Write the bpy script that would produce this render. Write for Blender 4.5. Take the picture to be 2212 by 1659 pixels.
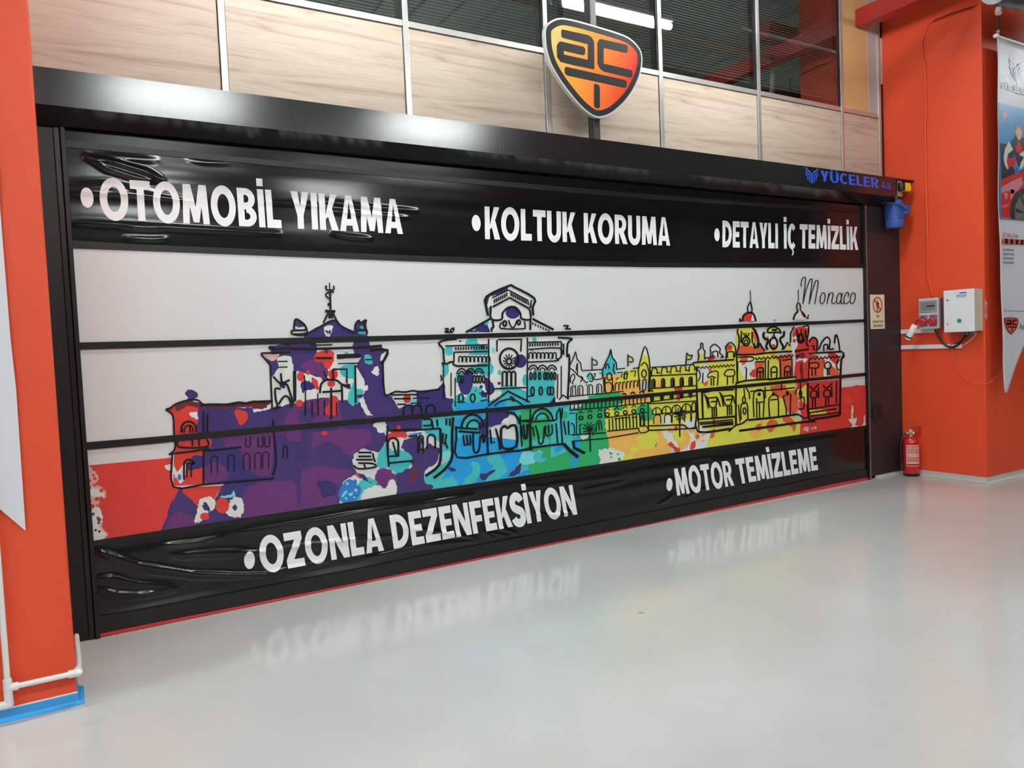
import bpy, bmesh, math, random
import numpy as np
from mathutils import Vector, Matrix
random.seed(7)
for o in list(bpy.data.objects): bpy.data.objects.remove(o)
sc = bpy.context.scene; COL = sc.collection
# ------------------------------------------------------------------ camera
IW, IH = 2212, 1659
F, YAW, PIT, ROL = 1634.8923, 0.5381, -0.0488, -0.0428
CAM = np.array([0.4545, -5.0408, 1.6])
XL, XR, YC, YCL = 0.4334, 8.5407, -0.9058, -0.9272       # pillar sides and pillar front
YP = 0.16                                   # plane of the upper partition
cy, sy = math.cos(YAW), math.sin(YAW)
FW = np.array([sy*math.cos(PIT), cy*math.cos(PIT), math.sin(PIT)])
R0 = np.array([cy, -sy, 0.]); U0 = np.cross(R0, FW)
RT = math.cos(ROL)*R0 + math.sin(ROL)*U0
UP = -math.sin(ROL)*R0 + math.cos(ROL)*U0
cd = bpy.data.cameras.new('camera'); cam = bpy.data.objects.new('camera', cd); COL.objects.link(cam)
cd.sensor_fit = 'HORIZONTAL'; cd.sensor_width = 36; cd.lens = F/IW*36; cd.clip_start = .05; cd.clip_end = 200
m = Matrix.Identity(4)
for i in range(3):
    m[i][0] = RT[i]; m[i][1] = UP[i]; m[i][2] = -FW[i]; m[i][3] = CAM[i]
cam.matrix_world = m; sc.camera = cam
def ray(px, py): return FW + RT*((px-IW/2)/F) - UP*((py-IH/2)/F)
def at(px, py, axis, val):                  # survey: the point of plane <axis>=<val> measured at a photo point
    d = ray(px, py); return CAM + (val-CAM[axis])/d[axis]*d
def aty(px, py, y=0.0): return at(px, py, 1, y)
# ------------------------------------------------------------------ world, exposure
w = bpy.data.worlds.new('world'); sc.world = w; w.use_nodes = True
w.node_tree.nodes['Background'].inputs[0].default_value = (.9, .95, 1, 1)
w.node_tree.nodes['Background'].inputs[1].default_value = 0.35
sc.view_settings.view_transform = 'Standard'; sc.view_settings.look = 'None'
sc.view_settings.gamma = 1; sc.view_settings.use_curve_mapping = False
sc.view_settings.exposure = 0.46
LAMP_E, LAMP_COL = 74.0, (246, 252, 250)
# ------------------------------------------------------------------ materials
def lin(c):
    return tuple(((v/255)/12.92 if v/255 <= .04045 else ((v/255+.055)/1.055)**2.4) for v in c)
MC = {}
def mat(name, rgb, rough=.5, metal=0, spec=.5, bump=0, bscale=20, var=0, vscale=4, coat=0, emit=0, stretch=(1,1,1), srgb=True):
    if name in MC: return MC[name]
    m = bpy.data.materials.new(name); m.use_nodes = True; nt = m.node_tree; b = nt.nodes['Principled BSDF']
    c = lin(rgb) if srgb else rgb
    b.inputs['Base Color'].default_value = (*c, 1); b.inputs['Roughness'].default_value = rough
    b.inputs['Metallic'].default_value = metal; b.inputs['Specular IOR Level'].default_value = spec
    if coat: b.inputs['Coat Weight'].default_value = coat; b.inputs['Coat Roughness'].default_value = .1
    if emit: b.inputs['Emission Color'].default_value = (*c, 1); b.inputs['Emission Strength'].default_value = emit
    tc = nt.nodes.new('ShaderNodeTexCoord'); mp = nt.nodes.new('ShaderNodeMapping'); mp.inputs['Scale'].default_value = stretch
    nt.links.new(tc.outputs['Object'], mp.inputs[0])
    n = nt.nodes.new('ShaderNodeTexNoise'); n.inputs['Scale'].default_value = vscale; n.inputs['Detail'].default_value = 5
    nt.links.new(mp.outputs[0], n.inputs['Vector'])
    if var:
        mx = nt.nodes.new('ShaderNodeMix'); mx.data_type = 'RGBA'
        mx.inputs[6].default_value = (*[v*(1-var) for v in c], 1); mx.inputs[7].default_value = (*[min(1, v*(1+var)) for v in c], 1)
        nt.links.new(n.outputs['Fac'], mx.inputs[0]); nt.links.new(mx.outputs[2], b.inputs['Base Color'])
    if bump:
        n2 = nt.nodes.new('ShaderNodeTexNoise'); n2.inputs['Scale'].default_value = bscale; n2.inputs['Detail'].default_value = 4
        nt.links.new(mp.outputs[0], n2.inputs['Vector'])
        bp = nt.nodes.new('ShaderNodeBump'); bp.inputs['Strength'].default_value = bump; bp.inputs['Distance'].default_value = .01
        nt.links.new(n2.outputs['Fac'], bp.inputs['Height']); nt.links.new(bp.outputs[0], b.inputs['Normal'])
    MC[name] = m; return m
M_RED = mat('pillar_paint', (220, 72, 34), .55, bump=.05, bscale=60, var=.06, vscale=1.5)
M_BEAM = mat('beam_paint', (168, 40, 36), .4, var=.08)
M_BLK = mat('black_powder_coat', (26, 25, 24), .36, spec=.35, bump=.03, bscale=120, var=.05)
M_HOOD = mat('black_satin_sheet', (26, 26, 26), .17, spec=.75, bump=.02, bscale=200, var=.04)
M_PLATE = mat('charcoal_sheet', (48, 40, 43), .42, spec=.3, var=.05)
M_GUIDE = mat('guide_rubber', (22, 22, 24), .3, spec=.4)
M_VINYL = mat('black_vinyl', (22, 20, 22), .14, spec=.4, bump=.05, bscale=1.6, stretch=(.6, 1, 3), var=.1)
M_SHEET = mat('white_vinyl', (214, 215, 215), .32, var=.02, vscale=.6, bump=.03, bscale=2)
M_LET = mat('white_film', (238, 238, 240), .4)
M_SEAL = mat('red_rubber', (205, 44, 50), .5)
M_ALU = mat('aluminium', (206, 204, 200), .35, metal=.7, var=.04)
M_GAP = mat('dark_gap', (14, 14, 15), .7)
M_WHT = mat('white_plastic', (226, 226, 230), .4)
M_CREAM = mat('aged_plastic', (214, 208, 190), .45)
M_INK = mat('print_ink_black', (20, 16, 17), .5, spec=.25)
M_STEEL = mat('zinc_steel', (186, 176, 166), .45, metal=.5)
M_SILVER = mat('silver_edge', (216, 216, 216), .3, metal=.3)
M_SOCK = mat('grey_socket', (118, 120, 128), .45)
M_CABLE = mat('black_cable', (26, 26, 28), .5)
M_OFF = mat('dark_office', (52, 54, 54), .8, var=.2, vscale=.8)
M_CEIL = mat('ceiling_sheet', (142, 145, 142), .6, var=.06)
M_HALL = mat('hall_wall', (64, 60, 58), .8, var=.06)

def node_floor():
    m = bpy.data.materials.new('epoxy_floor'); m.use_nodes = True; nt = m.node_tree; b = nt.nodes['Principled BSDF']
    tc = nt.nodes.new('ShaderNodeTexCoord')
    def noise(sc_, det, rgh=.5):
        n = nt.nodes.new('ShaderNodeTexNoise'); n.inputs['Scale'].default_value = sc_; n.inputs['Detail'].default_value = det
        n.inputs['Roughness'].default_value = rgh; nt.links.new(tc.outputs['Object'], n.inputs['Vector']); return n
    n1 = noise(.55, 5); n2 = noise(2.2, 8, .65); n3 = noise(1.4, 6, .6); n4 = noise(26, 3)
    r = nt.nodes.new('ShaderNodeValToRGB'); nt.links.new(n1.outputs['Fac'], r.inputs[0])
    r.color_ramp.elements[0].position = .35; r.color_ramp.elements[0].color = (*lin((184, 187, 185)), 1)
    r.color_ramp.elements[1].position = .68; r.color_ramp.elements[1].color = (*lin((200, 202, 199)), 1)
    r2 = nt.nodes.new('ShaderNodeValToRGB'); nt.links.new(n2.outputs['Fac'], r2.inputs[0])
    r2.color_ramp.elements[0].position = .6; r2.color_ramp.elements[0].color = (1, 1, 1, 1)
    r2.color_ramp.elements[1].position = .9; r2.color_ramp.elements[1].color = (.8, .79, .77, 1)
    mx = nt.nodes.new('ShaderNodeMix'); mx.data_type = 'RGBA'; mx.blend_type = 'MULTIPLY'; mx.inputs[0].default_value = 1
    nt.links.new(r.outputs[0], mx.inputs[6]); nt.links.new(r2.outputs[0], mx.inputs[7])
    # scuffs: small dark specks
    v = nt.nodes.new('ShaderNodeTexVoronoi'); v.inputs['Scale'].default_value = 1.3; nt.links.new(tc.outputs['Object'], v.inputs['Vector'])
    r3 = nt.nodes.new('ShaderNodeValToRGB'); r3.color_ramp.elements[0].position = .012; r3.color_ramp.elements[0].color = (.45, .43, .4, 1)
    r3.color_ramp.elements[1].position = .035; r3.color_ramp.elements[1].color = (1, 1, 1, 1)
    nt.links.new(v.outputs['Distance'], r3.inputs[0])
    mx2 = nt.nodes.new('ShaderNodeMix'); mx2.data_type = 'RGBA'; mx2.blend_type = 'MULTIPLY'; mx2.inputs[0].default_value = .7
    nt.links.new(mx.outputs[2], mx2.inputs[6]); nt.links.new(r3.outputs[0], mx2.inputs[7])
    nt.links.new(mx2.outputs[2], b.inputs['Base Color'])
    rr = nt.nodes.new('ShaderNodeMapRange'); nt.links.new(n3.outputs['Fac'], rr.inputs[0])
    rr.inputs[3].default_value = .09; rr.inputs[4].default_value = .18; b.inputs['Specular IOR Level'].default_value = .65; nt.links.new(rr.outputs[0], b.inputs['Roughness'])
    bp = nt.nodes.new('ShaderNodeBump'); bp.inputs['Strength'].default_value = .015; bp.inputs['Distance'].default_value = .004
    nt.links.new(n4.outputs['Fac'], bp.inputs['Height']); nt.links.new(bp.outputs[0], b.inputs['Normal'])
    return m
M_FLOOR = node_floor()
def node_wood():
    m = bpy.data.materials.new('pale_wood_laminate'); m.use_nodes = True; nt = m.node_tree; b = nt.nodes['Principled BSDF']
    tc = nt.nodes.new('ShaderNodeTexCoord')
    mp = nt.nodes.new('ShaderNodeMapping'); mp.inputs['Scale'].default_value = (.8, 1, 8); nt.links.new(tc.outputs['Object'], mp.inputs[0])
    n = nt.nodes.new('ShaderNodeTexNoise'); n.inputs['Scale'].default_value = 1.3; n.inputs['Detail'].default_value = 7; n.inputs['Roughness'].default_value = .6; n.inputs['Distortion'].default_value = 1.3
    nt.links.new(mp.outputs[0], n.inputs['Vector'])
    r = nt.nodes.new('ShaderNodeValToRGB'); nt.links.new(n.outputs['Fac'], r.inputs[0])
    e = r.color_ramp.elements; e[0].position = .3; e[0].color = (*lin((168, 146, 130)), 1); e[1].position = .7; e[1].color = (*lin((206, 190, 175)), 1)
    x = e.new(.46); x.color = (*lin((192, 173, 156)), 1)
    mp2 = nt.nodes.new('ShaderNodeMapping'); mp2.inputs['Scale'].default_value = (1.2, 1, 60); nt.links.new(tc.outputs['Object'], mp2.inputs[0])
    n2 = nt.nodes.new('ShaderNodeTexNoise'); n2.inputs['Scale'].default_value = 1.6; n2.inputs['Detail'].default_value = 6; nt.links.new(mp2.outputs[0], n2.inputs['Vector'])
    r2 = nt.nodes.new('ShaderNodeValToRGB'); nt.links.new(n2.outputs['Fac'], r2.inputs[0])
    r2.color_ramp.elements[0].position = .34; r2.color_ramp.elements[0].color = (.74, .7, .66, 1); r2.color_ramp.elements[1].position = .5; r2.color_ramp.elements[1].color = (1, 1, 1, 1)
    mx = nt.nodes.new('ShaderNodeMix'); mx.data_type = 'RGBA'; mx.blend_type = 'MULTIPLY'; mx.inputs[0].default_value = .5
    nt.links.new(r.outputs[0], mx.inputs[6]); nt.links.new(r2.outputs[0], mx.inputs[7])
    # shadow along the board's upper edge, painted into the laminate colour
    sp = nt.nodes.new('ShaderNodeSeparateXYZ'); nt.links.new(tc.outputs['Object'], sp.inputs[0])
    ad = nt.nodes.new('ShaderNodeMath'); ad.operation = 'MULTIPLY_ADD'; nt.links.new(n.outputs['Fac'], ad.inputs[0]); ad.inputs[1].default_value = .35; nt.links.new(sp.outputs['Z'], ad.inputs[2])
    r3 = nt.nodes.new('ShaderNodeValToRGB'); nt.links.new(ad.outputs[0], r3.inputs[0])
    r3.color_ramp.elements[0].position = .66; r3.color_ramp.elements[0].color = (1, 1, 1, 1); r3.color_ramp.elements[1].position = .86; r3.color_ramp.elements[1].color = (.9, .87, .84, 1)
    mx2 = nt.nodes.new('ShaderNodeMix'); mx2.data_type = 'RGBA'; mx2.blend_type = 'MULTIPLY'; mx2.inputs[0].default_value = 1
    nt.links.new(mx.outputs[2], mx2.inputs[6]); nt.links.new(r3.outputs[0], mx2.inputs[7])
    nt.links.new(mx2.outputs[2], b.inputs['Base Color']); b.inputs['Roughness'].default_value = .45
    return m
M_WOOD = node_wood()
def node_glass():
    m = bpy.data.materials.new('tinted_glass'); m.use_nodes = True; nt = m.node_tree
    for n in list(nt.nodes):
        if n.type == 'BSDF_PRINCIPLED': nt.nodes.remove(n)
    out = [n for n in nt.nodes if n.type == 'OUTPUT_MATERIAL'][0]
    t = nt.nodes.new('ShaderNodeBsdfTransparent'); t.inputs[0].default_value = (.6, .64, .62, 1)
    g = nt.nodes.new('ShaderNodeBsdfGlossy'); g.inputs['Roughness'].default_value = .015; g.inputs[0].default_value = (.85, .88, .86, 1)
    mx = nt.nodes.new('ShaderNodeMixShader'); mx.inputs[0].default_value = .30
    nt.links.new(t.outputs[0], mx.inputs[1]); nt.links.new(g.outputs[0], mx.inputs[2]); nt.links.new(mx.outputs[0], out.inputs[0])
    return m
M_GLASS = node_glass()
# ------------------------------------------------------------------ helpers
def tag(o, label=None, cat=None, group=None, kind=None):
    if label: o['label'] = label
    if cat: o['category'] = cat
    if group: o['group'] = group
    if kind: o['kind'] = kind
    return o
def empty(name, loc=(0, 0, 0), rz=0):
    o = bpy.data.objects.new(name, None); o.empty_display_size = .1; COL.objects.link(o); o.location = loc; o.rotation_euler.z = rz; return o
class MB:
    def __init__(s): s.v = []; s.f = []; s.m = []; s.mats = []
    def mi(s, mt):
        if mt not in s.mats: s.mats.append(mt)
        return s.mats.index(mt)
    def add(s, vs, fs, mt):
        k = len(s.v); i = s.mi(mt); s.v += [tuple(map(float, p)) for p in vs]
        for f in fs: s.f.append([k+a for a in f]); s.m.append(i)
        return s
    def box(s, a, b, mt):
        x0, y0, z0 = [min(p, q) for p, q in zip(a, b)]; x1, y1, z1 = [max(p, q) for p, q in zip(a, b)]
        return s.add([(x0,y0,z0),(x1,y0,z0),(x1,y1,z0),(x0,y1,z0),(x0,y0,z1),(x1,y0,z1),(x1,y1,z1),(x0,y1,z1)],
              [(0,3,2,1),(4,5,6,7),(0,1,5,4),(1,2,6,5),(2,3,7,6),(3,0,4,7)], mt)
    def tube(s, pts, r, mt, n=10, cap=True):
        P = [Vector(p) for p in pts]; rs = r if isinstance(r, (list, tuple)) else [r]*len(P)
        k = len(s.v); i = s.mi(mt); prev = None
        for j, p in enumerate(P):
            t = (P[min(j+1, len(P)-1)]-P[max(j-1, 0)]).normalized()
            if prev is None: a = Vector((0, 0, 1)) if abs(t.z) < .9 else Vector((1, 0, 0)); u = t.cross(a).normalized()
            else: u = (prev-t*prev.dot(t)).normalized()
            prev = u; v_ = t.cross(u)
            for q in range(n):
                an = 2*math.pi*q/n; s.v.append(tuple(p+u*(rs[j]*math.cos(an))+v_*(rs[j]*math.sin(an))))
        for j in range(len(P)-1):
            for q in range(n):
                a = k+j*n+q; b = k+j*n+(q+1) % n; s.f.append([a, b, b+n, a+n]); s.m.append(i)
        if cap:
            s.f.append([k+q for q in range(n)][::-1]); s.m.append(i)
            e = k+(len(P)-1)*n; s.f.append([e+q for q in range(n)]); s.m.append(i)
        return s
    def lathe(s, prof, mt, n=24, org=(0, 0, 0)):        # profile (r, z) about z
        k = len(s.v); i = s.mi(mt)
        for r, z in prof:
            for q in range(n):
                a = 2*math.pi*q/n; s.v.append((org[0]+r*math.cos(a), org[1]+r*math.sin(a), org[2]+z))
        for j in range(len(prof)-1):
            for q in range(n):
                a = k+j*n+q; b = k+j*n+(q+1) % n; s.f.append([a, b, b+n, a+n]); s.m.append(i)
        s.f.append([k+q for q in range(n)][::-1]); s.m.append(i)
        e = k+(len(prof)-1)*n; s.f.append([e+q for q in range(n)]); s.m.append(i)
        return s
    def prism(s, poly, y0, y1, mt):                      # outline in XZ, from y0 (front) to y1
        n = len(poly); vs = [(p[0], y0, p[1]) for p in poly]+[(p[0], y1, p[1]) for p in poly]
        fs = [list(range(n)), list(range(2*n-1, n-1, -1))]+[[a, a+n, (a+1) % n+n, (a+1) % n] for a in range(n)]
        return s.add(vs, fs, mt)
    def build(s, name, parent=None, smooth=False, bevel=0, loc=None):
        me = bpy.data.meshes.new(name); 
        vs = s.v if loc is None else [(a-loc[0], b-loc[1], c-loc[2]) for a, b, c in s.v]
        me.from_pydata(vs, [], s.f)
        for mt in s.mats: me.materials.append(mt)
        me.polygons.foreach_set('material_index', s.m)
        if smooth: me.polygons.foreach_set('use_smooth', [True]*len(me.polygons))
        o = bpy.data.objects.new(name, me); COL.objects.link(o)
        if loc is not None: o.location = loc
        if parent is not None:
            o.parent = parent
            pl = Vector(parent.get('_w', (0, 0, 0))); 
            o.location = Vector(o.location) - pl
        bm = bmesh.new(); bm.from_mesh(me)
        if not getattr(s, 'flat', False): bmesh.ops.recalc_face_normals(bm, faces=bm.faces)
        bm.to_mesh(me); bm.free()
        if smooth:
            try: me.set_sharp_from_angle(angle=math.radians(38))
            except Exception: pass
        if bevel:
            md = o.modifiers.new('bevel', 'BEVEL'); md.width = bevel; md.segments = 2; md.limit_method = 'ANGLE'
        return o
def root(name, loc, label, cat, group=None):
    o = empty(name, loc); o['_w'] = tuple(loc); tag(o, label, cat, group); return o
def thing(o, label, cat, group=None): return tag(o, label, cat, group)
def struct(o): o['kind'] = 'structure'; return o
def disk(c, rx, rz, n=20): return [(c[0]+rx*math.cos(2*math.pi*k/n), c[1]+rz*math.sin(2*math.pi*k/n)) for k in range(n)]

# ------------------------------------------------------------------ room shell
HX0, HX1, HY0, HZ = -7.0, 14.5, -14.0, 6.3
struct(MB().box((HX0, HY0, -.1), (HX1, 3.2, 0), M_FLOOR).build('floor'))
b = MB()
for k in range(int((HX1-HX0)/.5)):
    x = HX0+k*.5; b.box((x, HY0, HZ), (x+.34, YP+.1, HZ+.04), M_CEIL)
b.box((HX0, HY0, HZ+.04), (HX1, 3.2, HZ+.1), M_CEIL)
ceil = struct(b.build('ceiling'))
struct(MB().box((HX0-.1, HY0, 0), (HX0, 3.2, HZ), M_HALL).build('wall_left'))
struct(MB().box((HX1, HY0, 0), (HX1+.1, 3.2, HZ), M_HALL).build('wall_right'))
struct(MB().box((HX0, HY0-.1, 0), (HX1, HY0, HZ), M_HALL).build('wall_front'))
struct(MB().box((HX0, 3.2, 0), (HX1, 3.3, HZ), M_OFF).build('wall_back'))
# pillars
def pillar(x0, x1, name, yc=YC):
    o = struct(MB().box((x0, yc, 0), (x1, YP+.3, HZ), M_RED).build(name, bevel=.006)); return o
pillar(-1.2, XL, 'pillar', YCL); pr = pillar(XR, 10.1, 'pillar')
# upper partition: boards, bars and windows
MULL = [.2, 1.492, 2.778, 4.01, 5.243, 6.52, 7.813, 8.474]
ZR, ZW, ZT, HOODZ = 3.99, 4.01, 5.95, 3.215
wall = empty('wall_upper'); struct(wall)
MB().box((XL-.2, YP+.03, 2.95), (XR, YP+.08, 3.98), M_GAP).build('backing', wall)
for i in range(7):
    x0, x1 = MULL[i]+.026, MULL[i+1]-.026
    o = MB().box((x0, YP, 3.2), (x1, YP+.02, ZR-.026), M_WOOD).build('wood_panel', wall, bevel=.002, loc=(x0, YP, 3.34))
    MB().box((MULL[i]+.022, YP-.012, ZR-.022), (MULL[i+1]-.022, YP+.03, ZR+.022), M_ALU).build('rail', wall, bevel=.002)
for i, x in enumerate(MULL):
    MB().box((x-.021, YP-.016, 3.2), (x+.021, YP+.04, ZT), M_ALU).build('mullion', wall, bevel=.002)
M_TAN = mat('tan_board', (206, 164, 112), .5, var=.1, vscale=1.2, stretch=(.3, 1, 4))
MB().box((7.835, YP+.01, ZR+.02), (8.30, YP+.03, ZT), M_TAN).build('tan_panel', wall)
MB().box((8.30, YP+.005, ZR+.02), (8.455, YP+.03, ZT), mat('grey_board', (176, 170, 168), .5)).build('grey_panel', wall)
MB().box((8.497, YP-.01, 3.2), (XR, YP+.03, ZT), M_GAP).build('edge_gap', wall)
MB().box((8.5, YP-.013, 4.35), (XR-.005, YP, 4.85), mat('filler', (196, 190, 182), .6)).build('edge_filler', wall)
MB().box((XL-.3, YP-.03, ZT), (XR, YP+.2, HZ), M_HALL).build('upper_lintel', wall)
M_SLAT = mat('blind_slat', (228, 228, 222), .4)
M_STR = mat('blind_cord', (190, 188, 180), .6)
for i in range(6):
    x0, x1 = MULL[i]+.026, MULL[i+1]-.026
    wn = struct(empty('window_%d' % (i+1)))
    MB().box((x0, YP+.004, ZW), (x1, YP+.010, ZT), M_GLASS).build('pane', wn)
    g = MB()
    g.box((x0-.004, YP-.006, ZW), (x0+.008, YP+.012, ZT), M_GAP); g.box((x1-.012, YP-.006, ZW), (x1+.004, YP+.012, ZT), M_GAP)
    g.build('gasket', wn)
    bl = MB(); zz = ZT-.02; zb = ZW+(.10 if i > 3 else .06)
    while zz > zb:
        a = .007
        bl.add([(x0+.03, YP+.05-a, zz-.0095), (x1-.03, YP+.05-a, zz-.0095), (x1-.03, YP+.05+a, zz+.0095), (x0+.03, YP+.05+a, zz+.0095)], [(0, 1, 2, 3)], M_SLAT); zz -= .025
    o = bl.build('blind_slats', wn); o['kind'] = 'stuff'
    r_ = MB().box((x0+.03, YP+.042, zb-.02), (x1-.03, YP+.058, zb-.008), M_SLAT)
    for fx in (.12, .15, .5, .85, .88): r_.tube([(x0+(x1-x0)*fx, YP+.036, zb), (x0+(x1-x0)*fx, YP+.036, ZT)], .0013, M_STR, 5)
    r_.build('blind_cords', wn)
# office behind the glass
ob = MB(); ob.box((XL-.5, 2.4, 3), (XR+.3, 2.45, HZ), M_OFF); ob.box((XL-.5, YP+.1, 4.02), (XR+.3, 2.4, 4.06), M_OFF)
struct(ob.build('wall_office'))
struct(MB().box((HX0, YP+.1, 0), (XL-.3, YP+.2, HZ), M_HALL).build('wall_back_left'))
struct(MB().box((9.8, YP+.1, 0), (HX1, YP+.2, HZ), M_RED).build('wall_back_right'))
struct(MB().box((XL-.3, YP+.5, 0), (XR+.2, YP+.55, 3.2), M_GAP).build('wall_behind_door'))

# skirting (cove) of the pillars
def cove(name, path, mt, h=.055, d=.05, ends=None):
    # path: list of (x,y, nx,ny) outward offsets; profile quarter curve
    b = MB(); prof = [(0, h), (.004, h), (.006, h*.6), (d*.25, h*.28), (d*.6, h*.09), (d, .0), (0, 0)]
    k = []
    for (x, y, nx, ny) in path: k.append([(x+nx*p, y+ny*p, z+.001) for p, z in prof])
    vs = [q for r in k for q in r]; n = len(prof); fs = []
    for j in range(len(path)-1):
        for a in range(n): fs.append([j*n+a, j*n+(a+1) % n, (j+1)*n+(a+1) % n, (j+1)*n+a])
    fs += [list(range(n)), [len(vs)-1-a for a in range(n)]]
    b.add(vs, fs, mt); return struct(b.build(name, smooth=True))
M_COVE = mat('cove_vinyl', (186, 184, 180), .35, var=.03)
M_COVEB = mat('blue_film', (52, 150, 214), .25, coat=.5)
cove('baseboard_right', [(8.03, 0, 0, -1), (XR-.0, 0, -.3, -1), (XR, -.03, -1, -.1), (XR, YC, -1, -1), (10.1, YC, 0, -1)], M_COVE)
cove('baseboard_left', [(-1.2, YCL, 0, -1), (XL, YCL, 1, -1), (XL, YCL+.2, 1, 0)], M_COVEB, h=.05, d=.03)
MB().box((-1.2, YCL-.004, .05), (XL+.004, YCL, .057), M_WHT).build('baseboard_left_edge', bpy.data.objects['baseboard_left'])

# red roof beams, duct
rb = MB().box((8.085, -9, 4.905), (8.235, YP, 5.085), M_BEAM).build('roof_beam', bevel=.004); struct(rb)
struct(MB().box((8.25, -1.3, 5.3), (HX1, -1.12, 5.5), M_BEAM).build('roof_beam', bevel=.004))

# ------------------------------------------------------------------ lamps
M_TUBE = mat('lamp_diffuser', LAMP_COL, .3, emit=LAMP_E)
M_TUBE2 = mat('lamp_diffuser_dim', LAMP_COL, .3, emit=LAMP_E*1.1)
M_LHOUS = mat('lamp_housing', (200, 200, 200), .4)
def lamp(cx, y, z=5.0, L=1.45, e=1.0, label=None):
    t = root('batten_light', (cx, y, z), 'twin tube ceiling batten light hanging above the hall', 'lamp', 'batten lights of the hall')
    MB().box((cx-L/2, y-.15, z+.035), (cx+L/2, y+.15, z+.09), M_LHOUS).build('housing', t, bevel=.01)
    b = MB(); mt_ = M_TUBE if e == 1 else M_TUBE2
    for dy in (-.09, .09): b.tube([(cx-L/2, y+dy, z), (cx+L/2, y+dy, z)], .034, mt_, 8)
    b.build('diffuser', t, smooth=True)
    MB().tube([(cx-L/3, y, z+.09), (cx-L/3, y, HZ)], .004, M_STEEL, 6).build('chain', t)
    MB().tube([(cx+L/3, y, z+.09), (cx+L/3, y, HZ)], .004, M_STEEL, 6).build('chain', t)
    if label: t['label'] = label; del t['group']
    return t
for y in (-6.0, -10.8):
    for x in (-5.25, -1.65, 1.95, 5.55, 9.15, 12.7):
        if x < 9: lamp(x, y)
for x in (-1.39, 2.21, 5.81): lamp(x, -1.15, z=5.1, L=1.48, e=.4, label='twin tube ceiling light mirrored in the window beside the shield sign' if x > 5 else None)
struct(MB().box((-1.3, -.97, 4.918), (8.08, -.955, 4.985), M_STEEL).build('cable_tray_1'))  # unseen tray, placed and sized to shade the board tops and pillar
lamp(11.9, -2.6)

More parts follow.
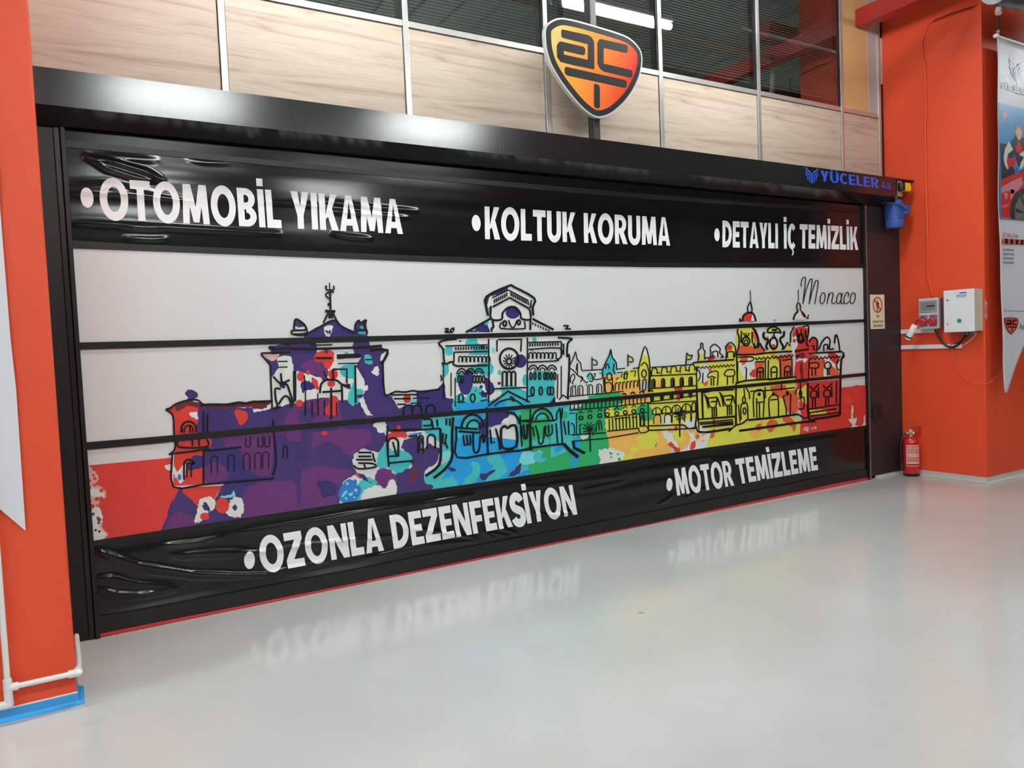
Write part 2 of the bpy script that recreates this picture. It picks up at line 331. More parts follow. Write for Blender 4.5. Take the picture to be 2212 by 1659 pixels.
# ------------------------------------------------------------------ stroke font
def arcband(cx, cy_, ro, rzo, ri, rzi, a0, a1, n=14):
    out = []
    for k in range(n):
        p, q = a0+(a1-a0)*k/n, a0+(a1-a0)*(k+1)/n
        out.append([(cx+ro*math.cos(p), cy_+rzo*math.sin(p)), (cx+ro*math.cos(q), cy_+rzo*math.sin(q)),
                    (cx+ri*math.cos(q), cy_+rzi*math.sin(q)), (cx+ri*math.cos(p), cy_+rzi*math.sin(p))])
    return out
def rect(x0, y0, x1, y1): return [(x0, y0), (x1, y0), (x1, y1), (x0, y1)]
PI = math.pi
def glyph(c, s=.165, b=.2):
    """returns (width, list of polygons) in cap-height units"""
    P = []; W_ = {'O': .66, 'T': .48, 'M': .68, 'B': .5, 'I': s, 'İ': s, 'L': .4, 'Y': .5, 'K': .52, 'A': .56, 'U': .54, 'Ü': .54, 'R': .52, 'D': .55,
          'E': .42, 'Ç': .5, 'C': .5, 'Z': .5, 'N': .56, 'F': .42, 'S': .47, 'Ş': .47, 'G': .54, '.': s, ' ': .22, 'P': .5, 'V': .52, 'Ğ': .54, 'H': .54}
    w = W_.get(c, .5)
    if c == 'O': P += arcband(w/2, .5, w/2, .53, w/2-s, .53-b, 0, 2*PI, 28)
    elif c == 'T': P += [rect(0, 1-b, w, 1), rect(w/2-s/2, 0, w/2+s/2, 1-b)]
    elif c in 'Iİ': P += [rect(0, 0, s, 1)]; P += [rect(0, 1.08, s, 1.28)] if c == 'İ' else []
    elif c == 'L': P += [rect(0, 0, s, 1), rect(s, 0, w, b)]
    elif c == 'E': P += [rect(0, 0, s, 1), rect(s, 0, w, b), rect(s, 1-b, w, 1), rect(s, .5-b*.45, w*.93, .5+b*.45)]
    elif c == 'F': P += [rect(0, 0, s, 1), rect(s, 1-b, w, 1), rect(s, .45-b*.45, w*.93, .45+b*.45)]
    elif c == 'H': P += [rect(0, 0, s, 1), rect(w-s, 0, w, 1), rect(s, .4, w-s, .6)]
    elif c == 'Y': P += [[(0, 1), (s*1.12, 1), (w/2+s*.1, .47), (w/2-s/2, .36)], [(w, 1), (w/2+s/2, .36), (w/2-s*.1, .47), (w-s*1.12, 1)], rect(w/2-s/2, 0, w/2+s/2, .45)]
    elif c == 'V': P += [[(0, 1), (s*1.1, 1), (w/2+s*.3, 0), (w/2-s*.5, 0)], [(w, 1), (w/2+s*.5, 0), (w/2-s*.3, 0), (w-s*1.1, 1)]]
    elif c == 'K': P += [rect(0, 0, s, 1), [(s, .42), (w-s*1.1, 1), (w, 1), (s*1.7, .42), (s, .3)], [(s*1.25, .5), (s*2.1, .6), (w*1.03, 0), (w*1.03-s*1.15, 0)]]
    elif c == 'A': P += [[(0, 0), (s, 0), (w/2+s*.12, 1), (w/2-s*.5, 1)], [(w, 0), (w/2+s*.5, 1), (w/2-s*.12, 1), (w-s, 0)], [(w*.24, .16), (w*.76, .16), (w*.7, .34), (w*.3, .34)]]
    elif c == 'M': P += [[(0, 0), (s*.95, 0), (s*1.3, 1), (s*.25, 1)], [(w, 0), (w-s*.25, 1), (w-s*1.3, 1), (w-s*.95, 0)],
                         [(s*.5, 1), (s*1.35, 1), (w/2+s*.42, .04), (w/2-s*.42, .04)], [(w-s*.5, 1), (w/2+s*.42, .04), (w/2-s*.42, .04), (w-s*1.35, 1)]]
    elif c == 'N': P += [rect(0, 0, s*.92, 1), rect(w-s*.92, 0, w, 1), [(0, 1), (s*1.05, 1), (w, 0), (w-s*1.05, 0)]]
    elif c == 'Z': P += [rect(0, 1-b, w, 1), rect(0, 0, w, b), [(w-s*1.25, 1-b), (w, 1-b), (s*1.25, b), (0, b)]]
    elif c in 'DÜUÇCGĞ':
        if c == 'D': P += [rect(0, 0, s, 1), rect(s, 1-b, w*.35, 1), rect(s, 0, w*.35, b)] + arcband(w*.35, .5, w*.65, .5, w*.65-s, .5-b, -PI/2, PI/2)
        elif c in 'UÜ': P += [rect(0, .35, s, 1), rect(w-s, .35, w, 1)] + arcband(w/2, .35, w/2, .38, w/2-s, .38-b, PI, 2*PI)
        else:
            P += arcband(w*.54, .5, w*.54, .53, w*.54-s, .53-b, .75, 2*PI-.75, 22)
            if c in 'GĞ': P += [rect(w*.55, .36, w, .53), rect(w-s, .1, w, .5)]
            if c == 'Ç': P += [[(w*.45, 0), (w*.62, 0), (w*.78, -.16), (w*.58, -.3), (w*.5, -.24), (w*.62, -.15)]]
        if c == 'Ü': P += [rect(w*.12, 1.06, w*.34, 1.2), rect(w*.66, 1.06, w*.88, 1.2)]
    elif c in 'BRP':
        P += [rect(0, 0, s, 1)]
        lo = .5 if c == 'B' else .42; h = (1-lo)/2; cyy = lo+h; bb = b*.8
        P += [rect(s, 1-bb, w*.45, 1), rect(s, lo-bb*.3, w*.45, lo+bb*.7)] + arcband(w*.45, cyy-bb*.15, w*.5, h+bb*.15, w*.5-s, h+bb*.15-bb, -PI/2, PI/2)
        if c == 'B': P += [rect(s, 0, w*.45, bb)] + arcband(w*.45, .27, w*.55, .27, w*.55-s, .27-bb, -PI/2, PI/2)
        if c == 'R': P += [[(w*.34, .42), (w*.34+s*1.1, .46), (w*1.03, 0), (w*1.03-s*1.15, 0)]]
    elif c in 'SŞ':
        cl = [(.86, .76), (.74, .88), (.5, .93), (.24, .86), (.15, .72), (.24, .58), (.5, .5), (.78, .42), (.87, .27), (.76, .12), (.5, .07), (.25, .12), (.12, .24)]
        cl = smooth([(x*w, y) for x, y in cl], False, 3)
        P += ribbon(cl, s*.62, b*.62)
        if c == 'Ş': P += [[(w*.42, 0), (w*.58, 0), (w*.74, -.16), (w*.5, -.28), (w*.44, -.22), (w*.56, -.14)]]
    elif c == '.': P += [rect(0, 0, s, .2)]
    return w, P
def smooth(P, closed=True, n=4):
    out = []; N = len(P)
    rng = range(N) if closed else range(N-1)
    for i in rng:
        if closed: a, b, c, d = P[(i-1) % N], P[i], P[(i+1) % N], P[(i+2) % N]
        else: a, b, c, d = P[max(i-1, 0)], P[i], P[i+1], P[min(i+2, N-1)]
        for k in range(n):
            t = k/n
            out.append(tuple(.5*((2*b[j])+(-a[j]+c[j])*t+(2*a[j]-5*b[j]+4*c[j]-d[j])*t*t+(-a[j]+3*b[j]-3*c[j]+d[j])*t**3) for j in (0, 1)))
    if not closed: out.append(tuple(P[-1]))
    return out
def ribbon(pl, hw, hh=None):
    """quads along a polyline; hw half width (x), hh half width measured vertically"""
    hh = hh or hw; L = []; R = []; n = len(pl)
    for i in range(n):
        a, c = pl[max(i-1, 0)], pl[min(i+1, n-1)]; dx, dy = c[0]-a[0], c[1]-a[1]; l = math.hypot(dx, dy) or 1e-9
        nx, ny = -dy/l, dx/l
        L.append((pl[i][0]+nx*hw, pl[i][1]+ny*hh)); R.append((pl[i][0]-nx*hw, pl[i][1]-ny*hh))
    return [[L[i], L[i+1], R[i+1], R[i]] for i in range(n-1)]
def layout(text, s, b, gap=.055):
    x = 0; out = []
    for c in text:
        w_, P = glyph(c, s, b); out += [[(p[0]+x, p[1]) for p in poly] for poly in P]; x += w_+gap
    return x-gap, out
def quadmap(polys, w, TL, TR, BR, BL):
    """unit text box -> quad given in (X,Z)"""
    out = []
    for poly in polys:
        q = []
        for x, y in poly:
            u = x/w; q.append(tuple((TL[j]*(1-u)+TR[j]*u)*y+(BL[j]*(1-u)+BR[j]*u)*(1-y) for j in (0, 1)))
        out.append(q)
    return out
def pxz(px, py, y): p = aty(px, py, y); return (p[0], p[2])
def lettering(text, quad, y, mt, name, parent, s=.172, b=.22, gap=.055, extra=None, surf=None):
    w_, P = layout(text, s, b, gap); Q = quadmap(P, w_, *[pxz(*p, y) for p in quad])
    if extra: Q += extra
    m_ = MB(); m_.flat = True
    for k, q in enumerate(Q):
        yy = y-(k % 5)*.00006; ar = sum(q[i][0]*q[(i+1) % len(q)][1]-q[(i+1) % len(q)][0]*q[i][1] for i in range(len(q)))
        if ar < 0: q = q[::-1]
        m_.add([(p[0], yy, p[1]) for p in q], [list(range(len(q)))], mt)
    o = m_.build(name, parent)
    if surf:                       # film stuck on the vinyl: lay it on the creased surface
        bm = bmesh.new(); bm.from_mesh(o.data); bmesh.ops.triangulate(bm, faces=bm.faces)
        for it in range(5):
            es = [e for e in bm.edges if e.calc_length() > .022]
            if not es: break
            bmesh.ops.subdivide_edges(bm, edges=es, cuts=1); bmesh.ops.triangulate(bm, faces=bm.faces)
        for v in bm.verts: v.co.y = (v.co.y-y)-surf(v.co.x, v.co.z)-.0022
        bm.to_mesh(o.data); bm.free()
    return o

# ------------------------------------------------------------------ roller door
DX0, DX1 = 0.555, 7.91
def curve(pts, y=0.0):
    q = [aty(*p, y) for p in pts]; return np.array([a[0] for a in q]), np.array([a[2] for a in q])
def cz(cv, x):
    X, Z = cv; x = np.asarray(x, float); r = np.interp(x, X, Z)
    k0 = (Z[1]-Z[0])/(X[1]-X[0]); k1 = (Z[-1]-Z[-2])/(X[-1]-X[-2])
    r = np.where(x < X[0], Z[0]+(x-X[0])*k0, r); return np.where(x > X[-1], Z[-1]+(x-X[-1])*k1, r)
C_A0 = curve([(136,303),(500,337.7),(800,367.5),(1400,419.3),(1700,441),(1862,452)])
C_A1 = curve([(136,317.5),(500,350),(800,378.4),(1400,430.6),(1700,450),(1864,461)])
C_B0 = curve([(151,519),(300,528),(900,552.5),(1200,561.5),(1400,566.6),(1865,568.7)])
C_B1 = curve([(151,536.5),(300,541.8),(900,565),(1200,574),(1400,577),(1865,579)])
C_10 = curve([(166,740),(300,737),(900,723.8),(1200,716.3),(1350,710),(1866,689.6)])
C_11 = curve([(167,755.5),(300,751.8),(900,734.6),(1350,720.5),(1866,696)])
C_20 = curve([(182,955.5),(320,944.5),(650,915.7),(900,895.1),(1150,873.5),(1350,854.6),(1600,831),(1869.6,805)])
C_21 = curve([(184,972),(320,959.5),(650,926.6),(900,904.7),(1150,882),(1350,863),(1600,838),(1870,811.8)])
C_C0 = curve([(198,1168.4),(500,1123.4),(681,1096.7),(840,1069.9),(1030,1043.3),(1400,986.2),(1535.6,965.4),(1642,950.5),(1871.7,917.7)])
C_C1 = curve([(199,1181),(500,1135),(700,1105),(840,1081),(1100,1041),(1400,995),(1642,959),(1871,925.5)])
C_R0 = curve([(211,1331.5),(320,1313.5),(500,1279.7),(800,1222.7),(900,1202.4),(1200,1145.4),(1400,1106.4),(1606,1064),(1800,1025),(1873,1012)])
C_S0 = curve([(213,1368),(500,1311.6),(800,1252),(900,1231.6),(1200,1170.5),(1400,1130.8),(1800,1045),(1872,1031)])
C_TOP = (np.array([0., 8.]), np.array([2.98, 2.98])); C_FL = (np.array([0., 8.]), np.array([.012, .012]))
def band(top, bot, y0, y1, mt, name, parent, dt=0, db=0, n=60, x0=DX0, x1=DX1):
    xs = np.linspace(x0, x1, n); zt = cz(top, xs)+dt; zb = cz(bot, xs)-db; m_ = MB()
    vs = []; 
    for x, a, c in zip(xs, zt, zb): vs += [(x, y0, c), (x, y0, a), (x, y1, a), (x, y1, c)]
    fs = []
    for i in range(n-1):
        k = i*4
        for a in range(4): b_ = (a+1) % 4; fs.append([k+a, k+4+a, k+4+b_, k+b_])
    fs += [[0, 1, 2, 3], [n*4-1, n*4-2, n*4-3, n*4-4]]
    m_.add(vs, fs, mt); return m_.build(name, parent)
door = root('roller_door', (4.0, 0, 0), 'wide black framed roller door printed with a rainbow city skyline and white lettering', 'door')
band(C_B1, C_10, 0, .004, M_SHEET, 'printed_sheet', door, .01, .01)
band(C_11, C_20, 0, .004, M_SHEET, 'printed_sheet', door, .01, .01)
sheet3 = band(C_21, C_C0, 0, .004, M_SHEET, 'printed_sheet', door, .01, .01)
band(C_A0, C_A1, -.006, .012, M_BLK, 'cross_bar', door)
band(C_B0, C_B1, -.006, .012, M_BLK, 'cross_bar', door)
band(C_10, C_11, -.010, .012, M_BLK, 'cross_bar', door)
band(C_20, C_21, -.010, .012, M_BLK, 'cross_bar', door)
band(C_C0, C_C1, -.006, .012, M_BLK, 'cross_bar', door)
band(C_R0, C_S0, -.012, .03, M_BLK, 'bottom_rail', door)
band(C_S0, C_FL, -.016, .03, M_SEAL, 'floor_seal', door, 0, .008)
band(C_TOP, C_A0, 0, .01, M_VINYL, 'black_sheet', door, 0, 0)
# wrinkled black sheets: ridges follow creases seen in the vinyl
def wrinkled(top, bot, ridges, name, base):
    nx, nz = 520, 56; xs = np.linspace(DX0, DX1, nx); zt = cz(top, xs)+.004; zb = cz(bot, xs)-.004
    t = np.linspace(0, 1, nz); X = np.repeat(xs[:, None], nz, 1); Z = zb[:, None]+(zt-zb)[:, None]*t[None]
    D = np.zeros_like(X)
    for pts, amp, wd in ridges:
        Q = [pxz(px, py, 0) for px, py in pts]; tot = len(Q)-1; best = np.full(X.shape, 9.); par = np.zeros_like(X)
        for i in range(tot):
            (ax, az), (bx, bz) = Q[i], Q[i+1]; L2 = (bx-ax)**2+(bz-az)**2+1e-9
            u = np.clip(((X-ax)*(bx-ax)+(Z-az)*(bz-az))/L2, 0, 1); d = np.hypot(X-ax-u*(bx-ax), Z-az-u*(bz-az))
            m_ = d < best; best = np.where(m_, d, best); par = np.where(m_, (i+u)/tot, par)
        D += 1.7*amp*np.exp(-(best/wd)**2)*np.sin(PI*np.clip(par, .04, .96))**.5
    rs = np.random.RandomState(3)
    for k in range(9):
        kz = rs.uniform(18, 60); kx = rs.uniform(.5, 2.2); ph = rs.uniform(0, 6.28); ph2 = rs.uniform(0, 6.28)
        D += base*np.sin(kz*Z+.8*np.sin(kx*X+ph2)+ph)*(.5+.5*np.sin(kx*X*.7+ph))
    D -= D.min(); D *= np.minimum(1, np.minimum(t, 1-t)*9)[None]; D = .018*np.tanh(D/.018)
    me = bpy.data.meshes.new(name); vs = np.stack([X, -D, Z], -1).reshape(-1, 3)
    idx = np.arange(nx*nz).reshape(nx, nz); fs = np.stack([idx[:-1, :-1], idx[1:, :-1], idx[1:, 1:], idx[:-1, 1:]], -1).reshape(-1, 4)
    me.from_pydata(vs.tolist(), [], fs.tolist()); me.materials.append(M_VINYL)
    me.polygons.foreach_set('use_smooth', [True]*len(me.polygons))
    o = bpy.data.objects.new(name, me); COL.objects.link(o); o.parent = door; o.location = (-4.0, 0, 0)
    def surf(x, z):
        i = min(max((x-DX0)/(DX1-DX0)*(nx-1), 0), nx-1.001); i0 = int(i); zt_, zb_ = np.interp(x, xs, zt), np.interp(x, xs, zb)
        j = min(max((z-zb_)/(zt_-zb_)*(nz-1), 0), nz-1.001); j0 = int(j); f, g = i-i0, j-j0
        return float((D[i0, j0]*(1-f)+D[i0+1, j0]*f)*(1-g)+(D[i0, j0+1]*(1-f)+D[i0+1, j0+1]*f)*g)
    return o, surf
UR = [([(190,338),(250,352),(310,370),(345,387)], .012, .016), ([(190,340),(235,365),(290,383),(330,392)], .010, .014),
      ([(215,330),(270,340),(335,345)], .006, .02), ([(405,345),(440,350),(490,352)], .007, .012), ([(155,405),(240,405),(330,425)], .006, .03),
      ([(150,480),(260,485),(420,495),(600,505)], .006, .014), ([(270,492),(310,494),(350,495)], .007, .012), ([(270,515),(330,518),(360,516)], .008, .012),
      ([(150,415),(300,422),(420,436)], .005, .012), ([(700,435),(800,447),(900,455)], .005, .012), ([(700,455),(800,463),(880,470)], .005, .012),
      ([(560,436),(640,440),(700,447)], .004, .012), ([(720,505),(760,512),(800,515)], .006, .012), ([(820,372),(900,382),(1000,388)], .006, .015)]
BR = [([(200,1182),(240,1202),(300,1222),(350,1230),(420,1240),(520,1242)], .011, .02), ([(205,1252),(240,1248),(300,1262),(370,1266)], .009, .018),
      ([(205,1270),(250,1283),(300,1285),(380,1272)], .012, .016), ([(370,1200),(460,1192),(540,1190)], .008, .02), ([(520,1150),(600,1138),(640,1133),(760,1110),(900,1090)], .008, .016),
      ([(400,1200),(500,1197),(560,1192),(660,1177),(760,1165),(850,1157)], .009, .014), ([(420,1240),(500,1243),(580,1240),(620,1228),(660,1222),(700,1210)], .010, .014),
      ([(790,1205),(850,1192),(920,1178),(1010,1170),(1036,1168)], .008, .012), ([(880,1140),(960,1150),(1030,1163)], .008, .014), ([(1060,1150),(1090,1157),(1118,1157)], .010, .010),
      ([(1075,1140),(1100,1147),(1122,1155)], .010, .010), ([(1045,1148),(1060,1160),(1075,1165)], .009, .01), ([(1150,1110),(1210,1112),(1240,1100)], .007, .012),
      ([(905,1090),(960,1080),(1020,1070)], .007, .014), ([(1130,1052),(1170,1050),(1200,1046)], .008, .010), ([(1195,1045),(1250,1040),(1330,1030)], .008, .012),
      ([(1420,1090),(1440,1080),(1452,1070)], .007, .012), ([(1480,1075),(1500,1065),(1520,1055)], .006, .012), ([(1490,995),(1520,990),(1536,990)], .007, .010),
      ([(1250,1060),(1300,1050),(1350,1040)], .004, .016), ([(350,1178),(420,1172),(480,1160)], .006, .014)]
top_sheet, surf_top = wrinkled(C_A1, C_B0, UR, 'black_sheet', .0004)
low_sheet, surf_low = wrinkled(C_C1, C_R0, BR, 'black_sheet', .0008)
YL = -.006
def bullet(px, py, rx, rz):
    c = pxz(px, py, YL); a = pxz(px+rx, py, YL)[0]-c[0]; h = c[1]-pxz(px, py+rz, YL)[1]; return [disk(c, a, abs(h), 28)]
def WL(text, quad, sheet, surf, bl=None): lettering(text, quad, YL, M_LET, 'lettering', sheet, extra=bullet(*bl) if bl else None, surf=surf)
WL('OTOMOBİL', [(212.5,384),(603,411.5),(609,493),(218,473)], top_sheet, surf_top, (188,427,14,21.5))
WL('YIKAMA', [(627,412.5),(867,431),(871,505.5),(631,493)], top_sheet, surf_top)
WL('KOLTUK', [(1047,445.6),(1243,459),(1244,523.5),(1048,516.5)], top_sheet, surf_top, (1029,481.6,9.5,17.5))
WL('KORUMA', [(1261,459.8),(1446.5,469.8),(1448,530.5),(1262,524.4)], top_sheet, surf_top)
WL('DETAYLI', [(1561,476.3),(1680.8,482.8),(1681.3,536.8),(1561,534)], top_sheet, surf_top, (1549.3,507,5.8,14))
WL('İÇ', [(1693.3,483.6),(1719.5,484.5),(1719.5,537.3),(1694,537)], top_sheet, surf_top)
WL('TEMİZLİK', [(1728,484),(1852.5,489.8),(1854,540),(1728,536.2)], top_sheet, surf_top)
WL('OZONLA', [(555,1162),(820,1117),(830,1189),(566,1238)], low_sheet, surf_low, (539,1209.8,11.7,19.5))
WL('DEZENFEKSİYON', [(840.5,1113.5),(1236,1047),(1247.5,1111),(851,1186)], low_sheet, surf_low)
WL('MOTOR', [(1454,1013),(1577.6,994),(1586,1048.6),(1463,1070.8)], low_sheet, surf_low, (1446,1046.7,6.7,14))
WL('TEMİZLEME', [(1587,992),(1761.5,964.5),(1767.7,1015),(1597,1046)], low_sheet, surf_low)

# guides and side posts
ZG = 2.975
MB().box((DX0-.012, -.035, 0), (DX0+.012, .03, ZG), M_BLK).build('guide_rail', door, bevel=.003)
MB().box((DX0-.045, -.024, 0), (DX0-.016, .03, ZG), M_GUIDE).build('guide_lip', door, bevel=.003)
MB().box((-.1, -.018, 0), (DX0-.046, .03, ZG), M_BLK).build('side_post', door, bevel=.003)
g1, g2, g3, g4 = [aty(p, 690, -.02)[0] for p in (1869.5, 1872.8, 1873.6, 1875.8)]
MB().box((7.91, -.03, 0), (g1, .03, ZG), M_GUIDE).build('guide_rail', door, bevel=.004)
MB().box((g1+.003, -.02, 0), (g2, .03, ZG), M_BLK).build('guide_lip', door, bevel=.004)
MB().box((g3, -.022, 0.0), (g4, .03, ZG), mat('bright_lip', (150, 150, 152), .25, metal=.6)).build('guide_lip', door, bevel=.003)
MB().box((g4+.002, -.012, .03), (XR, .03, 3.05), M_PLATE).build('side_plate', door, bevel=.002)
# hood: top lip, upright front, sloping soffit
HXE = aty(1936, 410, -.193)[0]
hb = MB(); x0, x1 = -.1, HXE
prof = [(YP, HOODZ), (-.193, HOODZ+.005), (-.193, 3.02), (-.045, 2.952), (-.045, 2.962), (-.185, 3.028), (-.185, HOODZ-.005), (YP, HOODZ-.01)]
n = len(prof); vs = [(x0, y, z) for y, z in prof]+[(x1, y, z) for y, z in prof]
hb.add(vs, [[k, (k+1) % n, (k+1) % n+n, k+n] for k in range(n)]+[list(range(n)), list(range(2*n-1, n-1, -1))], M_HOOD)
hb.build('hood', door)
sx_ = aty(1076, 290, -.193)[0]
MB().box((sx_, -.1955, 3.025), (sx_+.004, -.19, 3.215), M_HOOD).build('hood_seam', door, bevel=.001)
MB().box((x1, -.19, HOODZ-.008), (XR, YP, HOODZ+.004), M_HOOD).build('hood_lip', door)
MB().box((x1-.004, -.18, 2.97), (x1, .03, HOODZ-.01), M_HOOD).build('hood_end_plate', door)
MB().box((-.1, -.0, 2.98), (XR, .03, 3.06), M_GAP).build('drum_cover', door)
MB().tube([(-.1, .09, 3.10), (8.1, .09, 3.10)], .1, M_BLK, 20).build('drum', door, smooth=True)
# small weld blemish marks on the post
# ------------------------------------------------------------------ hood lettering and emblem
M_BLUE = mat('blue_film_letters', (38, 92, 212), .35)
def emblem_Y(cx, cz_, w_, h_, y, mt, name, parent):
    P = []; t = .075
    def stripe(pts, th=t):
        for sgn in (-1, 1):
            q = [(sgn*x, z) for x, z in pts]; 
            for a, c in zip(q[:-1], q[1:]): P.append([(a[0]-th/2, a[1]), (a[0]+th/2, a[1]), (c[0]+th/2, c[1]), (c[0]-th/2, c[1])] if abs(a[0]-c[0]) < .05 else
                                                     [(a[0], a[1]+th*.7), (a[0], a[1]-th*.7), (c[0], c[1]-th*.7), (c[0], c[1]+th*.7)])
    stripe([(.5, .44), (.06, .12), (.06, -.5)]); stripe([(.5, .24), (.2, .02), (.2, -.4)]); stripe([(.5, .06), (.34, -.06), (.34, -.28)]); 
    m_ = MB(); m_.flat = True
    for k, q in enumerate(P): m_.add([(cx+a*w_, y-(k % 6)*.0001, cz_+c*h_) for a, c in q], [[0, 1, 2, 3]], mt)
    return m_.build(name, parent)
YH = -.1945
hood = [o for o in bpy.data.objects if o.name == 'hood'][0]
lettering('YÜCELER', [(1772,368),(1897.5,385),(1898.5,406.5),(1773,391)], YH, M_BLUE, 'lettering', hood, s=.165, b=.15, gap=.07)
lettering('A.Ş.', [(1904,391.5),(1926.5,395),(1926.5,408.5),(1904,406)], YH, M_BLUE, 'lettering', hood, s=.13, b=.13, gap=.06)
a = pxz(1754, 379, YH); l_ = pxz(1740, 379, YH)[0]; r_ = pxz(1767, 379, YH)[0]; t_ = pxz(1754, 362, YH)[1]; b_ = pxz(1754, 396, YH)[1]
emblem_Y((l_+r_)/2, (t_+b_)/2, r_-l_, t_-b_, YH, M_BLUE, 'emblem', hood)

# ------------------------------------------------------------------ printed skyline
CR = {'1': (150,780,4.148), '2': (500,560,4.1467), '3': (650,800,4.148), '4': (900,580,3.951), '5': (1200,700,5.185), '6': (1480,580,4.6075)}
INKS = {'R': (206,56,48), 'r': (216,92,58), 'P': (62,44,104), 'M': (98,46,106), 'N': (50,42,104), 'T': (66,182,186), 'B': (28,152,214), 'G': (42,162,98),
        'Y': (216,210,76), 'O': (232,178,88), 'W': (218,218,214), 'K': (206,168,160), 'b': (44,116,190), 'D': (104,34,48), 'L': (120,205,215), 'e': (212,72,54)}
INKM = {k: mat('print_ink_'+k, v, .32, var=.3 if k in 'PMN' else .10, vscale=7 if k in 'PMN' else 9) for k, v in INKS.items()}
def parse(s): return [tuple(float(a) for a in p.split(',')) for p in s.split()]
ART = MB(); ART.flat = True; LINE = MB(); LINE.flat = True; ORD = [0]
def tp(c, p): x0, y0, k = CR[c]; q = pxz(x0+p[0]/k, y0+p[1]/k, 0); return q
def addpoly(c, col, pts):
    ORD[0] += 1; y = -.0004-ORD[0]*.000018
    q = [tp(c, p) for p in pts]; q = [(min(max(a, DX0+.013), DX1-.004), max(z, float(cz(C_C0, a))-.003)) for a, z in q]; ar = sum(q[i][0]*q[(i+1) % len(q)][1]-q[(i+1) % len(q)][0]*q[i][1] for i in range(len(q)))
    if ar < 0: q = q[::-1]
    ART.add([(a, y, z) for a, z in q], [list(range(len(q)))], INKM[col])
def PO(c, col, s): addpoly(c, col, parse(s))
def SM(c, col, s, j=5):
    P = smooth(parse(s), True, 6); rs = random.Random(len(P)*7+int(P[0][0]))
    addpoly(c, col, [(x+rs.uniform(-j, j), y+rs.uniform(-j, j)) for x, y in P])
def RG(c, col, s, j=11):      # polygon with an irregular watercolour edge
    P = parse(s); out = []; rs = random.Random(len(P)*13+int(P[0][0])); N = len(P)
    for i in range(N):
        a, b_ = P[i], P[(i+1) % N]; L = math.hypot(b_[0]-a[0], b_[1]-a[1]); n = max(1, int(L/26))
        for k in range(n):
            t = k/n; e = j if 0 < k else j*.4; out.append((a[0]+(b_[0]-a[0])*t+rs.uniform(-e, e), a[1]+(b_[1]-a[1])*t+rs.uniform(-e, e)))
    addpoly(c, col, out)
def CI(c, col, cx, cy_, rx, ry=None): addpoly(c, col, disk((cx, cy_), rx, ry or rx, 18))
def SPL(c, col, x0, y0, x1, y1, n, r0, r1, seed):
    rs = random.Random(seed)
    for k in range(n): CI(c, col, rs.uniform(x0, x1), rs.uniform(y0, y1), rs.uniform(r0, r1))
LK = [0]; LWK = {'1': 1.55, '2': 1.35, '3': 1.35, '4': 1.08, '5': .92, '6': .92}
def LN(c, wd, *ss):
    wd *= LWK[c]
    for s in ss:
        P = smooth(parse(s), False, 3) if isinstance(s, str) and s.count(' ') > 2 else parse(s) if isinstance(s, str) else s
        LK[0] += 1; y = -.0078-(LK[0] % 9)*.00009; k = CR[c][2]; hw = wd*k*.5
        Q = [(q, y) for q in ribbon(P, hw)]
        for i in range(1, len(P)-1): Q.append((disk(P[i], hw, hw, 8), y+.000045))
        for q, yq in Q:
            z = [tp(c, p) for p in q]; z = [(a, max(b_, float(cz(C_C0, a))-.003)) for a, b_ in z]; LINE.add([(a, yq, b_) for a, b_ in z], [list(range(len(z)))], M_INK)
def EL(c, wd, cx, cy_, rx, ry, a0=0, a1=2*PI, rot=0, n=18):
    LN(c, wd, [(cx+rx*math.cos(t)*math.cos(rot)-ry*math.sin(t)*math.sin(rot), cy_+rx*math.cos(t)*math.sin(rot)+ry*math.sin(t)*math.cos(rot)) for t in [a0+(a1-a0)*i/n for i in range(n+1)]])
def AR(c, wd, x0, x1, yt, yb, sl=0):  # arched window
    r = (x1-x0)/2; m_ = (x0+x1)/2
    LN(c, wd, [(x0, yb+sl*0), (x0, yt+r)]+[(m_-r*math.cos(t), yt+r-r*math.sin(t)) for t in [PI*i/8 for i in range(9)]]+[(x1, yt+r), (x1, yb+sl)])
def TE(c, wd, x0, y0, x1, y1, n, dx, dy):  # row of ticks
    for i in range(n):
        t = i/(n-1); x, y = x0+(x1-x0)*t, y0+(y1-y0)*t; LN(c, wd, [(x, y), (x+dx, y+dy)])
def ZZ(c, wd, x0, y0, x1, y1, n, h):
    LN(c, wd, [(x0+(x1-x0)*i/n, y0+(y1-y0)*i/n+(h if i % 2 else 0)) for i in range(n+1)])
PO('3','P','-80,400 80,400 80,1300 -80,1300')
# left house and red ground
PO('1','R','60,946 910,866 925,1120 1000,1132 1390,1115 1330,1180 1290,1260 1180,1430 830,1540 100,1680')
PO('1','R','925,480 860,430 950,385 1060,350 1200,385 1300,400 1330,620 1290,760 1280,1100 930,1120 940,760 945,700')
RG('1','P','1280,560 1320,450 1480,425 1640,420 1820,440 2074,430 2074,1450 1100,1560 1140,1400 1240,1340 1330,1180 1390,1100 1250,1080 1270,760')
SM('1','P','990,1125 1030,1190 1110,1260 1150,1330 1150,1540 840,1560 870,1400 900,1290 950,1220')
SM('1','M','880,1430 960,1360 1060,1370 1130,1430 1130,1540 860,1560',9)
SM('1','M','1600,1130 1800,1080 2000,1070 2040,1200 2040,1400 1700,1440 1560,1430 1540,1250',12)
SM('1','M','1400,520 1500,500 1600,560 1800,520 1990,540 2000,640 1850,700 1800,1000 1700,1020 1560,1010 1540,800 1400,760 1380,640',12)
SM('1','M','1210,800 1290,780 1320,900 1400,960 1400,1060 1220,1080',8)
SM('1','N','1050,960 1110,850 1200,850 1300,800 1500,810 1560,900 1540,980 1440,1000 1330,900 1200,950 1100,975')
SM('1','N','1460,1000 1560,960 1700,1060 1560,1130 1500,1220 1380,1240 1420,1100')
